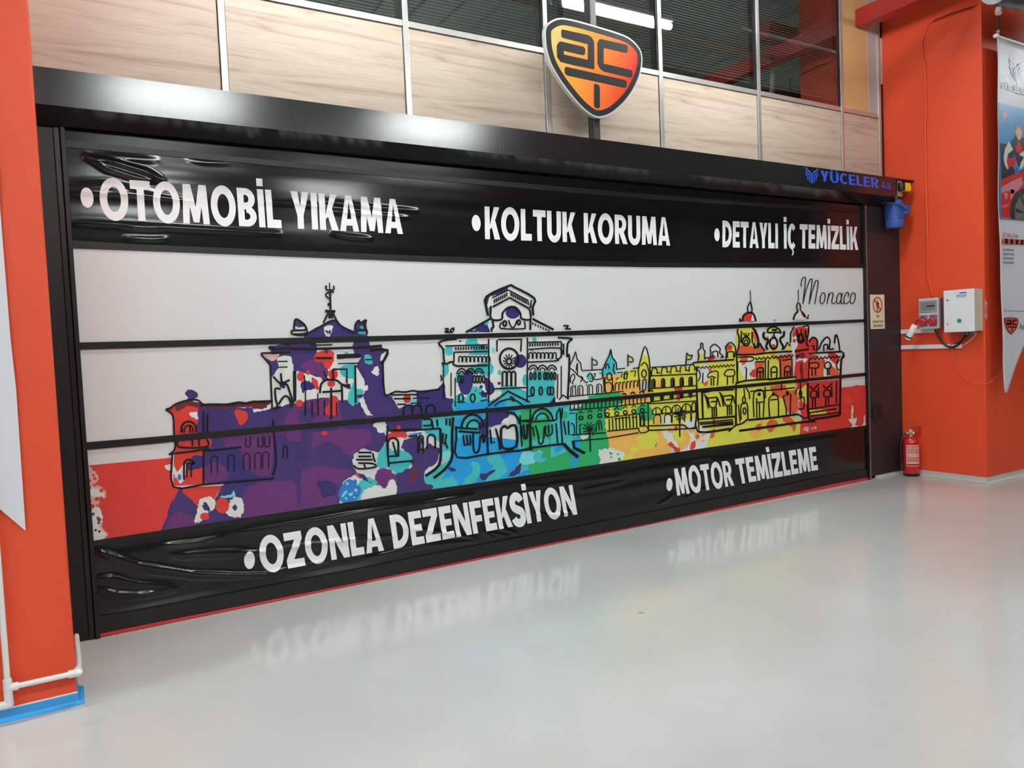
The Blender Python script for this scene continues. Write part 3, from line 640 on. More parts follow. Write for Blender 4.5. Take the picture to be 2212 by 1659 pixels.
SM('1','W','1160,1250 1230,1215 1300,1240 1305,1320 1240,1360 1170,1440 1120,1440 1150,1340',9)
SM('1','W','1440,1250 1510,1215 1560,1290 1540,1380 1480,1405 1395,1345 1430,1300',10)
SM('1','N','1190,1300 1220,1260 1260,1340 1230,1340',7); SM('1','N','1460,1310 1490,1280 1500,1320 1480,1340',6)
SM('1','L','1350,1215 1440,1195 1475,1160 1480,1210 1400,1225',4)
CI('1','R',1370,1295,62,70); CI('1','R',1212,1392,42,34)
SM('1','K','100,970 225,985 255,1060 215,1110 290,1130 330,1215 280,1250 255,1300 290,1370 300,1500 345,1560 200,1660 100,1640',10)
SM('1','W','200,1330 270,1320 295,1400 270,1490 330,1560 210,1620 190,1480',6); SM('1','W','190,1140 270,1150 310,1210 250,1220 190,1200',7)
SPL('1','R',170,960,290,1330,16,9,22,5); SPL('1','D',185,1370,290,1560,7,8,17,6)
SM('1','W','850,945 920,930 970,985 1040,920 1045,1000 1020,1080 990,1090 950,1040 930,1000',8); CI('1','b',985,1040,18,28)
SM('1','W','1070,465 1140,458 1190,512 1270,500 1250,545 1180,520 1120,515',5)
SM('1','R','1480,440 1560,450 1595,520 1540,585 1510,520'); CI('1','R',1350,600,22,16)
SM('1','W','1650,425 1780,380 1820,400 1815,440 1740,420 1680,462 1640,455',5)
SM('1','P','1035,290 1070,255 1140,280 1148,320 1105,350 1115,380 1030,370 1062,330',3); SM('1','D','950,400 1040,365 1180,380 1200,420 1060,400 970,450',6)
PO('1','D','1210,395 1820,360 1820,400 1220,430')
LN('1',2.6,'860,430 900,425 950,385 1060,350 1150,350 1210,390 1400,388 1500,370 1560,380 1650,360 1720,370 1820,355','860,435 925,490 935,640 945,780 895,835 920,850 930,1125 1200,1105 1500,1080 1830,1050',
 '1080,570 1080,640','1200,450 1200,640','1235,470 1235,640','895,832 1100,808 1250,780','1200,800 1200,1100','980,700 980,770 1230,765 1230,700','1100,700 1100,760','1160,700 1160,760','1010,640 1010,600','1820,520 1830,640 1850,900 1820,1020','1210,805 1540,770')
AR('1',2.8,1000,1135,540,640); AR('1',2.2,1030,1105,575,640); AR('1',2.6,1025,1110,880,1060,-160); AR('1',2,1050,1090,910,1040)
for x in (1270,1420,1560,1660,1730): AR('1',1.3,x,x+55,850-(x-1270)*.08,1000-(x-1270)*.08)
for x in (1580,1690,1750): LN('1',1.5,f'{x},680 {x},760 {x+40},755 {x+40},670')
AR('1',1.6,1915,1950,760,870)
# trident tower
PO('2','N','650,675 690,660 740,620 870,560 930,545 1000,600 1100,655 1215,640 1215,700 650,700')
SM('2','W','835,600 905,595 900,640 880,690 838,680',5); LN('2',2,'840,650 850,640 860,660 880,640 880,670')
SM('2','P','565,545 600,545 655,590 665,640 555,625 558,580',3); SM('2','W','570,600 600,610 650,605 650,628 575,625',3)
SM('2','P','1110,650 1112,580 1140,550 1150,572 1200,540 1205,650',3); SM('2','T','1150,600 1190,595 1190,620 1160,620',3); PO('2','T','1130,640 1210,640 1200,675 1140,670')
LN('2',3,'535,640 550,675 665,675 662,600 600,545 565,545 558,630','535,640 660,635','1100,640 1110,575 1140,548 1150,572 1195,545 1203,560 1180,590 1210,640 1210,670','1105,640 1212,638')
LN('2',1.8,'875,210 880,450','885,290 888,455'); LN('2',2.8,'845,235 850,275 912,272 910,238','905,300 905,292 860,300 840,320 860,345 885,360'); LN('2',4.5,'835,465 928,468'); CI('2','N',872,405,14,16); LN('2',5,'872,395 872,415')
LN('2',3,'865,480 820,570','905,480 960,580 1040,630 1110,658','550,672 690,658 870,560 930,548'); LN('2',8,'885,480 888,530')
PO('2','W','345,860 1365,820 1365,1200 1240,1440 350,1460')
RG('2','P','330,785 500,740 760,735 760,870 870,960 840,1080 700,1030 560,1000 535,870 480,860 410,880 420,980 350,1060 350,950 260,845 360,835',6)
SM('2','M','620,960 700,900 830,930 870,1010 830,1080 760,1040 690,1010',8); SM('2','K','275,850 420,850 400,900 340,910',8)
RG('2','P','1080,790 1100,735 1230,735 1250,790 1340,785 1390,815 1350,920 1365,1200 1500,1240 1470,1290 1500,1340 1600,1290 1700,1330 1866,1360 1866,1480 1200,1480 1000,1430 950,1320 1020,1260 1180,1290 1195,1130 1165,1040 1110,960 1160,880 1100,840',8)
SM('2','D','1240,800 1320,795 1325,830 1260,830',4); SM('2','W','1340,860 1380,830 1360,890 1335,910',3)
RG('2','P','-300,1330 360,1330 560,1290 620,1320 600,1480 -300,1560',10)
RG('2','M','560,1290 700,1260 860,1240 1000,1270 1150,1330 1240,1400 1240,1600 500,1640 470,1440',10)
RG('2','P','960,1320 1030,1265 1170,1300 1200,1420 1000,1460',8); SM('2','P','620,1360 700,1330 760,1400 700,1460 600,1440',8)
SM('2','W','1250,1010 1310,950 1315,1040 1270,1030',6); SM('2','W','1195,1140 1220,1130 1218,1170 1198,1175',3); SM('2','W','1140,1250 1180,1250 1240,1370 1260,1400 1200,1380',6)
SM('2','T','990,960 1050,940 1105,950 1108,1290 1050,1285 1045,1240 1070,1150 1095,1080 1010,1060 970,1010'); CI('2','T',1030,850,22,24); SM('2','T','1195,860 1245,865 1262,935 1200,930',3); SM('2','T','1050,1190 1130,1160 1188,1180 1150,1240 1130,1295 1060,1280')
SM('2','N','1120,1220 1180,1210 1170,1240 1130,1240',3)
SM('2','R','750,845 850,808 912,830 918,900 880,978 840,970 815,925 755,915'); CI('2','R',620,1050,34,44); CI('2','R',685,1015,18,22); CI('2','R',910,1030,44,46); CI('2','R',893,1115,36,30)
SM('2','R','720,1060 770,1090 778,1165 740,1150'); SM('2','R','880,1225 948,1240 948,1385 865,1392 820,1350 870,1300'); CI('2','R',608,1290,32,32); CI('2','R',835,1560,28,22); CI('2','P',850,830,14,18)
SM('2','M','760,1260 840,1240 860,1300 820,1350 780,1330'); SM('2','N','620,1120 640,1090 700,1095 745,1150 660,1180 640,1200',6); SM('2','N','1010,1120 1060,1120 1060,1165 990,1130',4)
SM('2','R','30,1350 130,1370 140,1430 90,1490 50,1430'); SM('2','W','200,1335 280,1340 355,1290 355,1335 260,1360 200,1370',4)
SM('2','D','190,1310 300,1300 310,1330 200,1340',4)
LN('2',4,'330,790 370,803 500,800 700,803 1100,792 1345,775','335,785 380,795','1240,815 1395,815 1352,920 1338,930'); LN('2',3,'262,842 530,833','262,850 345,950 362,1340','480,770 520,765','1352,920 1368,1200 1430,1200 1470,1185 1550,1190 1620,1178 1700,1185 1866,1162','555,1000 560,1280','570,1000 570,1270','1105,950 1110,1290','905,985 1030,985 1030,1110','905,985 912,1090')
LN('2',3.4,'790,1200 800,1120 850,1080 940,1085 985,1120 1060,1140','985,1130 990,1280','810,1190 985,1178','890,1150 892,1430','750,885 900,885','950,885 1160,865'); LN('2',7,'940,872 1150,862'); LN('2',2,'950,935 1135,930','410,915 500,915','410,968 500,965','1195,900 1260,898','700,770 900,765','660,1180 660,1400','720,1270 720,1400','770,1200 775,1400','830,1260 830,1400','650,1040 660,1180','940,1280 940,1400','820,1000 860,1080')
LN('2',3.4,'370,1050 430,1110 455,1110 520,1080','440,1020 450,1100 490,1120 510,1160 545,1280 530,1320','440,1165 390,1160 395,1260 410,1310 380,1345','420,1300 450,1250 480,1225 510,1240 530,1290','370,1340 440,1320'); SM('2','N','430,1100 480,1100 475,1150 440,1150',4)
LN('2',3.6,'-280,1310 -200,1300 0,1300 60,1282 130,1290 200,1277 360,1270')
SM('2','W','1420,1210 1570,1205 1560,1290 1510,1335 1470,1290 1440,1240',5); LN('2',2.6,'1420,1215 1670,1212','1450,1250 1600,1248','1480,1300 1560,1298'); SM('2','L','1590,1300 1640,1240 1780,1235 1800,1290 1866,1290 1866,1420 1700,1420 1680,1310'); CI('2','R',1572,1250,36,38); LN('2',2,'1620,1245 1770,1240','1600,1290 1700,1285')
for x in (1540,1620,1740): AR('2',2.6,x,x+80,1305,1400)
# lower middle
RG('3','P','0,480 700,440 760,600 740,690 690,740 650,720 560,700 470,760 470,870 500,930 380,980 340,1200 0,1300')
RG('3','M','100,560 400,520 620,540 640,640 560,690 440,760 300,700 200,700 100,790'); RG('3','M','0,900 150,850 350,880 480,900 420,960 340,1060 330,1200 0,1290')
SM('3','P','120,700 240,640 360,700 400,840 200,860 110,800',10); SM('3','N','150,1000 260,990 330,1040 290,1120 200,1140 170,1060',10)
RG('3','P','740,420 1000,420 1100,480 1100,560 900,560 780,540 760,500'); SM('3','W','650,490 740,440 765,520 715,560 680,525',8)
SM('3','T','680,810 710,720 780,650 880,700 1000,790 970,870 870,950 820,900 760,870 690,870',8)
PO('3','T','1085,440 1250,420 1380,400 1380,660 1340,780 1290,950 1240,1060 1080,1090 1110,960 1240,850 1240,640 1085,540')
PO('3','B','1375,560 1300,900 1250,1020 1060,1120 2074,1000 2300,900 2300,640 2074,640'); PO('3','T','1370,400 1700,360 1700,520 1560,600 1390,600')
RG('3','B','1370,440 1450,420 1640,390 1650,560 1560,600 1390,560',8); SM('3','T','1450,540 1440,460 1520,410 1600,470 1610,530',5)
SM('3','T','1280,980 1350,950 1400,1010 1380,1060 1150,1100 1180,1030',8); SM('3','T','1520,825 1595,830 1600,920 1560,1000 1590,1060 1440,1080 1470,970 1540,900',7); SM('3','T','1690,760 1750,740 1800,790 1845,900 1780,960 1700,1000 1650,980 1720,860',7)
SM('3','T','1960,800 2040,780 2074,860 2000,900 1900,960 1880,1000 1850,960 1920,880',8)
RG('3','P','920,620 1040,590 1090,640 1075,740 1150,650 1240,700 1230,800 1110,900 1110,1000 1190,1040 1150,1100 860,1140 850,1000 830,960 940,880 1000,860 950,760 900,690')
SM('3','M','690,900 780,880 850,960 860,1040 790,1000 760,1060 700,1030 640,1040',8); SM('3','D','1000,900 1050,870 1040,960 1000,1010 970,1000',8)
SM('3','T','930,720 1000,790 960,830 920,770',6)
SM('3','N','1610,930 1680,915 1720,888 1738,905 1680,950 1650,985 1612,975',4); SM('3','N','1860,950 1900,900 1965,835 1960,915 1900,945',6); SM('3','N','1320,865 1380,880 1380,905 1330,895',4)
SM('3','R','770,580 850,545 940,560 945,600 860,605 780,645'); SM('3','D','780,530 860,510 930,540 850,555',6); CI('3','R',875,515,18,22); CI('3','R',210,563,28,20)
SM('3','W','545,1160 560,1070 650,1030 700,1040 760,1060 790,985 840,985 855,1100 800,1180 560,1200',7)
SM('3','b','335,1120 370,1030 440,975 520,1010 540,1090 480,1180 380,1190',12); SM('3','T','520,1010 600,960 690,1000 640,1040 560,1080 520,1180 480,1180 540,1080',7); SPL('3','L',370,1010,520,1150,14,7,16,3)
SM('3','N','500,930 560,930 600,990 630,1010 560,980',6); SM('3','R','490,920 520,930 520,955 495,945',4)
SM('3','W','470,780 540,720 640,735 665,840 600,875 500,885 465,835',6); SM('3','W','490,880 560,890 560,930 500,910',5)
SM('3','L','1240,760 1330,720 1330,800 1250,840',6); SM('3','K','1245,790 1295,790 1270,835 1245,850',4); SM('3','W','940,560 1000,550 1110,545 1090,570 1000,600',5); SM('3','b','960,570 1080,555 1060,580',5)
SM('3','W','800,620 850,610 865,680 840,720 790,690',4)
LN('3',3,'510,735 630,735','510,770 625,770','490,800 640,800','510,830 640,835 665,865 520,882 468,850','560,835 575,875','640,740 650,790 665,820')
LN('3',3,'780,500 770,560 768,640 785,860','820,640 852,760','785,770 870,765','785,830 1010,808','765,540 960,530 1090,530','1090,440 1160,438 1160,490 1092,495','1092,530 1245,520','1170,450 1180,520','1215,440 1222,500','1300,430 1300,490','1330,430 1332,495','1270,560 1265,640 1285,660','1300,570 1290,640 1310,700','1240,850 1250,780','1050,590 1090,640 1085,700 1060,720','960,590 1040,585')
AR('3',3.4,775,870,605,770); AR('3',3,1130,1200,575,700); AR('3',3,1050,1090,585,740)
LN('3',4.2,'1245,520 1250,700 1232,850 1110,945','1360,420 1350,620 1350,780 1290,880 1185,965'); LN('3',3.2,'1385,500 1390,600 1400,780 1700,745 2074,705','1380,510 1470,520 1580,525','1410,545 1600,560','1450,580 1462,670 1520,660','1480,580 1492,660','1540,560 1545,720 1590,720 1605,580','1620,570 1632,650','1510,580 1518,650','1660,330 1665,560 1672,760','1690,530 1702,650 1735,640','1740,520 1775,640 1780,710','1640,580 1645,640')
LN('3',4.2,'1790,520 1800,690 1925,680 1925,510 1880,495 1850,515 1820,500 1790,520'); EL('3',3.6,1535,510,98,115,PI,2*PI); EL('3',3,1545,520,62,75,PI,2*PI); LN('3',3.6,'1840,375 1900,385 1940,430 1955,480'); LN('3',2.6,'1960,400 1965,560 1978,680','2045,470 2050,700','1990,480 2005,600 2022,600 2030,480','1960,455 2074,440')
# cathedral
PO('4','W','590,240 790,150 1000,250 990,420 1160,520 1320,600 1285,1200 225,1240 220,800 185,640 410,545 620,420')
SM('4','N','595,240 700,178 770,150 775,180 740,205 660,230 620,245 600,320 588,300',3); SM('4','N','600,320 615,400 630,410 600,390',3); CI('4','N',818,378,60,52); PO('4','N','415,545 560,455 600,470 628,545'); SM('4','T','570,460 605,450 608,475 585,480',3)
SM('4','T','610,335 635,340 640,380 628,410 615,380',3); SPL('4','L',440,510,520,545,8,5,10,2)
RG('4','N','0,1050 150,1040 230,975 250,1100 310,1110 335,1230 0,1260',8)
SM('4','T','430,605 510,600 525,640 600,680 610,730 450,735 480,690 420,650'); SM('4','T','235,680 300,670 305,730 270,745 240,720'); SM('4','T','225,820 272,828 262,900 222,930'); SM('4','T','335,970 345,890 430,880 470,840 600,790 655,840 640,900 600,925 560,900 430,900 370,960')
SM('4','T','900,940 930,900 962,960 930,1000 905,980'); PO('4','T','945,960 1000,870 1180,880 1200,1090 1150,1180 945,1180'); SM('4','T','1180,900 1280,880 1282,980 1200,1010'); SM('4','T','430,1060 480,1010 555,1030 560,1100 605,1100 610,1200 320,1220 340,1080 420,1100')
SM('4','T','720,1010 820,1000 940,1060 945,1180 620,1190 640,1130 720,1090',8)
RG('4','B','340,1150 600,1130 720,1120 900,1140 1000,1180 1000,1250 300,1260',8); SM('4','T','760,1130 860,1110 900,1170 780,1190',6)
CI('4','N',882,790,54,58); SM('4','N','370,960 400,920 430,870 475,890 480,970 445,1070 380,1060 355,1000'); SM('4','N','580,930 640,970 660,1040 620,1080 590,1040'); CI('4','N',548,1010,15,15); CI('4','N',702,980,14,14); CI('4','N',560,672,20,22); SM('4','N','560,1060 600,1070 590,1100 545,1090',4); CI('4','N',370,620,10,8)
CI('4','T',705,887,18,22); CI('4','T',1003,606,20,22); CI('4','T',1240,655,13,15); CI('4','T',985,700,10,12); CI('4','T',1145,770,10,12); SM('4','L','640,670 665,690 660,730 640,710',5)
SM('4','N','1130,1150 1200,1080 1205,1170 1170,1190',4); SM('4','N','790,1090 830,1100 830,1140 800,1120',3)
PO('4','T','840,1210 1330,1150 1330,1500 1260,1500 870,1560'); RG('4','G','880,1210 960,1190 1120,1200 1160,1300 1150,1420 1180,1480 1350,1600 1350,1760 960,1760 940,1560 900,1480 890,1340',9)
SM('4','N','600,1240 770,1215 780,1280 700,1330 600,1345'); SM('4','N','530,1330 600,1280 610,1420 570,1440 530,1380'); SM('4','W','720,1310 780,1265 800,1280 770,1330 730,1320',6)
SM('4','B','1140,1440 1190,1330 1240,1460 1180,1480',6); CI('4','T',1050,1255,50,30); SM('4','G','1230,1260 1290,1230 1300,1280 1260,1300',5); SM('4','T','960,1480 1100,1450 1130,1500 1000,1520',8); SM('4','L','900,1560 1000,1530 1080,1580 1000,1659 880,1659',9)
CI('4','G',1000,1540,40,30); CI('4','T',1050,1610,60,45); CI('4','G',1090,1600,26,22); CI('4','T',660,1620,60,60)
SPL('4','G',1300,1000,1500,1060,6,6,12,8); SPL('4','N',380,1010,640,1100,5,6,12,9)
LN('4',4.6,'605,400 590,330 592,240 780,150 830,160 1000,255 985,330 992,400'); LN('4',3,'640,250 780,185 950,275','975,270 965,340'); LN('4',4,'645,328 790,250 960,345','630,320 632,430 720,435 730,380 780,332 840,332 880,380 892,430 968,432 960,350','968,430 965,525'); 
TE('4',3,660,262,765,208,7,-2,34); TE('4',3,800,205,945,280,9,5,32); LN('4',3,'720,460 715,512 900,515 922,500 915,450','780,440 790,470 805,500 830,498 845,460 855,440'); EL('4',4,748,470,14,22); EL('4',3.4,868,460,12,20); LN('4',4,'640,430 652,500 635,510 638,540'); LN('4',4.4,'415,545 625,428','985,430 1165,522'); TE('4',2.6,985,460,1120,520,7,4,22)
LN('4',3.4,'235,520 262,513 262,530 240,540 300,542 312,508 285,525 290,540','1245,490 1290,490 1268,515 1312,515')
LN('4',4,'340,602 240,612 185,640 222,690 236,810 300,795 342,832 600,825','1200,590 1320,600 1285,640 1280,750 1300,760 1285,1110','215,800 225,830'); LN('4',3,'240,662 600,652','945,632 1230,625','610,600 614,1000 610,1150','942,590 938,1140','690,607 890,605','682,610 682,710','890,600 885,710','655,1027 945,1015','315,715 600,708','315,715 315,800','950,692 1218,680 1222,760 1190,772 1190,788 945,800','1250,640 1250,740','1230,625 1230,760')
TE('4',3,330,672,595,662,13,0,26); TE('4',3,962,640,1200,632,12,0,26)
for x in range(355,600,34): AR('4',2.6,x,x+28,750,800)
for x in range(955,1180,34): AR('4',2.6,x,x+28,718,770)
EL('4',4.4,785,770,80,88); EL('4',3,785,792,20,22)
for i in range(12):
    a=i*PI/6; LN('4',2.4,[(785+26*math.cos(a),792+28*math.sin(a)),(785+54*math.cos(a),788+60*math.sin(a))])
for x in (728,768,806): AR('4',3.6,x,x+34,880,1005)
LN('4',3.2,'605,1175 780,1048 962,1140'); TE('4',2.4,640,1130,770,1040,8,4,18); TE('4',2.4,795,1050,940,1120,8,-4,18); LN('4',3,'660,1175 700,1140 780,1115 850,1130 900,1165')
for x in (380,455,530): EL('4',3,x,900,38,45,PI,2*PI); EL('4',2.4,x,905,22,28,PI,2*PI)
for x in (990,1070,1150): EL('4',3,x,868,38,42,PI,2*PI); EL('4',2.4,x,875,22,26,PI,2*PI)
for x in (350,375,480,505,530,560): EL('4',2.8,x+8,945,10,32)
for x in (965,1000,1040,1085,1110,1140,1170): EL('4',2.8,x+5,918,9,30)
for x in (375,475): EL('4',3.2,x,1105,20,34)
for x in (985,1055,1125,1150): EL('4',3,x,1045,14,34)
LN('4',2.4,'290,890 290,1090','325,930 325,1180','1200,900 1196,1110','1230,830 1230,1100','225,820 225,1120','340,1140 410,1140','530,1065 600,1060','540,1130 600,1120','945,1090 1000,1085'); LN('4',3,'205,960 212,940 200,910','1210,1120 1245,1080 1295,1115','1150,1180 1170,1120')
EL('4',3.6,1070,1300,88,105,PI,2*PI); EL('4',3,1068,1300,55,65,PI,2*PI); LN('4',3.2,'890,1300 980,1308 1090,1300 1185,1290 1190,1240 1220,1190','965,1200 972,1520','892,1340 905,1440 935,1440 935,1330','985,1350 1000,1430','1010,1340 1035,1430 1040,1490 1075,1480 1085,1350','1095,1340 1100,1420 1150,1410 1150,1330','1120,1335 1125,1410','1185,1320 1200,1490','1220,1200 1240,1490','1240,1190 1225,1320','1250,1300 1270,1420','1290,1300 1295,1420')
LN('4',4,'850,1560 1000,1525 1250,1495'); LN('4',7,'1250,1495 1300,1550 1375,1610'); LN('4',6,'1330,1470 1340,1530 1430,1575')
# hotels
PO('5','W','-20,500 130,380 150,470 215,330 290,520 520,510 520,900 0,960')
RG('5','O','520,580 700,560 700,640 940,600 960,760 1040,740 1040,900 560,960 540,760',8)
RG('5','Y','560,940 800,900 1030,860 1040,560 1050,500 1540,470 1560,430 2030,405 2074,100 2200,100 2200,1340 1700,1400 1500,1200 1040,1190 900,1215 560,1215',7)
SM('5','Y','700,600 800,520 930,500 1040,520 1030,640 940,620 800,650 700,650')
RG('5','O','565,1190 920,1180 1200,1180 1290,1400 1280,1480 900,1520 740,1560 640,1420 590,1330',10)
RG('5','G','190,960 360,880 360,810 520,770 700,750 760,880 640,930 550,950 560,1210 590,1330 600,1400 520,1560 200,1680 0,1700 0,1400 180,1400',10)
PO('5','T','-60,900 165,880 195,1300 195,1400 0,1480 -60,1500'); SM('5','B','195,1360 240,1240 265,1260 260,1500 210,1600 180,1600',7); SM('5','T','230,970 250,1240 180,1240 180,980',5); CI('5','G',100,1020,40,45); SM('5','B','0,1380 80,1350 60,1420 0,1440',5)
SM('5','Y','900,1280 980,1210 1100,1200 1165,1270 1120,1350 1060,1405 950,1395 920,1330',12); SM('5','Y','830,1400 880,1370 925,1400 900,1450 840,1455',7); SM('5','Y','740,1500 820,1460 865,1480 820,1540 740,1540',7)
SM('5','W','480,1420 600,1395 700,1410 770,1450 750,1500 700,1560 520,1620 490,1500',12); SPL('5','G',590,1440,720,1530,7,8,20,4); SM('5','W','280,1250 360,1240 340,1280 290,1290',6)
SM('5','W','1190,1180 1300,1150 1500,1160 1600,1150 1720,1200 1700,1390 1640,1460 1380,1480 1290,1360 1210,1260',14); SM('5','O','1440,1190 1500,1250 1500,1340 1430,1400 1370,1390 1370,1260',8); SM('5','O','1560,1200 1600,1240 1590,1290 1550,1260',6); SM('5','O','1490,1180 1540,1170 1560,1200 1500,1220',5); SM('5','O','1250,1160 1320,1150 1330,1200 1260,1220',8)
SM('5','Y','1310,1240 1370,1170 1440,1240 1420,1310 1350,1320',8); RG('5','Y','1700,1300 1780,1210 2200,1150 2200,1400 1680,1420',10); SPL('5','O',1480,1200,1700,1330,8,8,18,6)
SM('5','R','1255,1350 1290,1320 1340,1370 1400,1400 1350,1450 1320,1400'); SM('5','R','1500,1395 1520,1330 1562,1305 1560,1370 1530,1405'); CI('5','R',1345,1170,22,30); CI('5','r',1588,1262,24,26); CI('5','r',1675,655,28,40); SM('5','R','1325,705 1405,698 1415,745 1400,780 1385,860 1350,820 1340,760'); SM('5','r','1725,1265 1750,1190 1785,1170 1770,1265 1740,1280'); CI('5','R',1770,1100,18,40)
SM('5','W','1600,470 1700,460 1740,520 1690,640 1600,640 1585,560',6); SM('5','r','1710,500 1740,495 1745,540 1715,530',4)
PO('5','W','1590,410 1600,300 1625,215 1660,300 1668,400'); PO('5','Y','1600,405 1610,330 1650,330 1660,400'); PO('5','W','1720,270 1775,225 1835,280 1830,330 1870,375 1740,380'); PO('5','Y','1900,400 1900,265 1950,205 2005,265 2000,400')
SM('5','R','1700,400 1740,350 1785,350 1780,385 1730,405'); CI('5','R',1942,262,35,34)
PO('5','T','520,520 560,420 600,340 612,290 630,370 670,430 678,520 640,560 520,550'); PO('5','W','920,520 950,390 995,250 1040,380 1050,520'); PO('5','Y','922,515 950,400 975,350 1020,350 1045,400 1050,520')
SM('5','T','345,590 370,555 410,560 405,610 370,630',4); SM('5','T','490,540 560,525 640,540 620,570 500,565',5); SM('5','O','540,590 620,570 640,620 560,640',6); SM('5','G','900,940 1000,890 1075,950 1080,1060 1010,1085 920,1030',8); SM('5','O','1110,640 1200,620 1190,700 1110,700',6); SM('5','W','1200,1040 1290,1030 1300,1120 1210,1120',4); SM('5','G','640,940 740,920 740,960 660,970',6); SM('5','O','1100,1040 1180,1030 1190,1110 1100,1120',5)
CI('5','G',220,690,12,14); CI('5','G',345,685,8,14); SM('5','W','1420,1085 1570,1060 1570,1140 1500,1150 1440,1120',5)
LN('5',2.6,'145,480 190,390 218,312 235,390 275,440 290,520 340,515','240,440 240,570','150,490 200,525 250,580 282,588','235,440 225,520','340,520 525,508','680,505 775,495','860,497 930,488','1060,485 1250,475 1350,465 1450,458 1540,450')
for fx,fy in ((403,370),(806,335)): LN('5',2.8,f'{fx},{fy} {fx},{fy+140}',f'{fx},{fy+25} {fx+45},{fy+40} {fx+58},{fy+70} {fx+45},{fy+90} {fx+12},{fy+85}')
LN('5',2.8,'1465,320 1455,450','1465,330 1500,355 1525,348 1510,392 1468,398'); SM('5','Y','1470,345 1500,360 1515,360 1505,385 1470,390',3); SM('5','Y','815,390 850,405 850,435 820,435',3)
LN('5',2.8,'520,515 560,420 600,340 612,285 630,370 672,430 680,515','920,525 950,390 997,250 1040,380 1052,525','555,500 560,460 580,450 600,500','650,440 640,520 665,560','950,470 985,430 1020,460 1035,520','520,510 520,600','1050,580 1570,558','1050,722 1570,690','1042,520 1035,760','1058,520 1050,760','920,520 940,740','1055,872 1570,800','1040,892 1060,865','1040,892 1570,862','1030,870 1035,1190')
for i,x in enumerate((1070,1180,1285,1390,1490)): y=515-i*10; LN('5',2.6,f'{x},{y+60} {x+5},{y} {x+35},{y-25} {x+62},{y} {x+60},{y+35}',f'{x+55},{y+35} {x+95},{y+30}')
for i,x in enumerate((1075,1183,1290,1392,1492)): y=630-i*6; LN('5',3.2,f'{x},{y+85} {x},{y} {x+30},{y-4} {x+32},{y+80}'); LN('5',4,f'{x+20},{y} {x+20},{y+80}')
for i,x in enumerate((1060,1170,1280,1390,1490)): EL('5',4.4,x+15,830-i*11,12,30)
for i,x in enumerate((1080,1190,1300,1412,1520)): AR('5',2.6,x,x+98 if i<4 else x+50,935-i*14,1010-i*6,-8); LN('5',2,f'{x+40},{945-i*14} {x+40},{1008-i*8}')
LN('5',2.6,'1080,1012 1570,970'); 
for i,x in enumerate((1095,1215,1300,1440,1510)): LN('5',2.6,f'{x},{1115-i*6} {x+5},{1030-i*8} {x+70},{1022-i*8} {x+75},{1110-i*6}')
LN('5',3.2,'1035,1140 1200,1135 1420,1130 1460,1160 1500,1170 1580,1150','1035,1190 1300,1180 1580,1165'); LN('5',2.8,'920,1165 945,1215 1030,1200 1010,1140 950,1140','180,1242 560,1215','570,1200 930,1165','205,1310 560,1280 925,1215','195,1300 195,1380'); LN('5',6,'205,1385 250,1405 325,1445')
for i,x in enumerate((165,245,355,455)): AR('5',2.4,x,x+55,695-i*8,805-i*8); LN('5',2.2,f'{x+20},{710-i*8} {x+20},{800-i*8}')
LN('5',2.6,'140,812 500,780 760,752','160,660 165,590 195,560 210,600 180,660 195,670','270,650 300,605 275,590 335,655 355,640','345,590 380,548 410,590 405,640 370,640','415,560 440,560 425,620 520,605 520,560','550,590 555,760 620,752 632,600','555,660 600,650 625,680','535,600 540,760','680,545 740,540 730,600','670,620 700,600','760,620 765,545 800,540 790,610','830,530 890,525 880,590','640,680 640,750','150,965 540,935','540,935 1030,880'); EL('5',3,597,588,28,40); EL('5',3,985,555,26,42); EL('5',2.4,780,585,16,32)
for i in range(7): x=660+i*42; LN('5',2.8,f'{x},{748-i*7} {x+4},{665-i*5}',f'{x+4},{662-i*5} {x+30},{658-i*5}')
LN('5',2.6,'975,630 970,730 1000,740 1008,620 975,630')
for i in range(20): x=160+i*44; LN('5',2.6,f'{x},{960-i*4} {x+2},{890-i*4}')
for i in range(4): x=760+i*100; EL('5',3.4,x,795-i*12,22,18,PI,2*PI)
for i,x in enumerate((280,380,490,575,680,775,870,965)): EL('5',3,x,1050-i*12,22,20); LN('5',2.4,f'{x-25},{1000-i*11} {x},{975-i*11} {x+25},{998-i*11}')
LN('5',2.6,'150,1000 230,1000 230,1240','560,1050 1020,990','545,950 550,1050','165,1110 200,1130 205,1230 165,1240')
for i in range(11): x=600+i*38; LN('5',2.8,f'{x},{1190-i*4} {x-6},{1062-i*6}')
LN('5',2.6,'655,1062 740,1050','750,1050 820,1045','850,1050 910,1040','960,1030 990,1025 990,1130 950,1130 955,1030','450,1200 460,1100 500,1090 515,1190','480,1100 485,1190','270,1240 265,1130 300,1120')
for cx,cy_,r in ((375,1175,80),(1388,1010,72)):
    for i in range(11):
        a=i*2*PI/11+.2; LN('5',2.6,[(cx,cy_),(cx+r*.6*math.cos(a),cy_+r*.6*math.sin(a)),(cx+r*math.cos(a+.25),cy_+r*math.sin(a+.25))])
LN('5',3.2,'378,1200 385,1430','1385,1050 1385,1265')
LN('5',4,'1530,450 1560,430 1760,415 1995,398'); ZZ('5',3.2,1560,480,2000,450,22,22); LN('5',3,'1590,410 1600,350 1590,300 1620,270 1620,220 1642,220 1645,270 1668,310 1660,350 1668,400','1720,270 1775,225 1838,278 1830,320 1875,368 1840,372','1755,380 1755,310 1800,300','1810,300 1812,370','1725,275 1735,320 1730,370','1660,380 1740,375','1890,262 1950,205 2008,262 2000,372','1920,380 1922,318 1985,312 1985,375','1895,265 1912,300 1900,395')
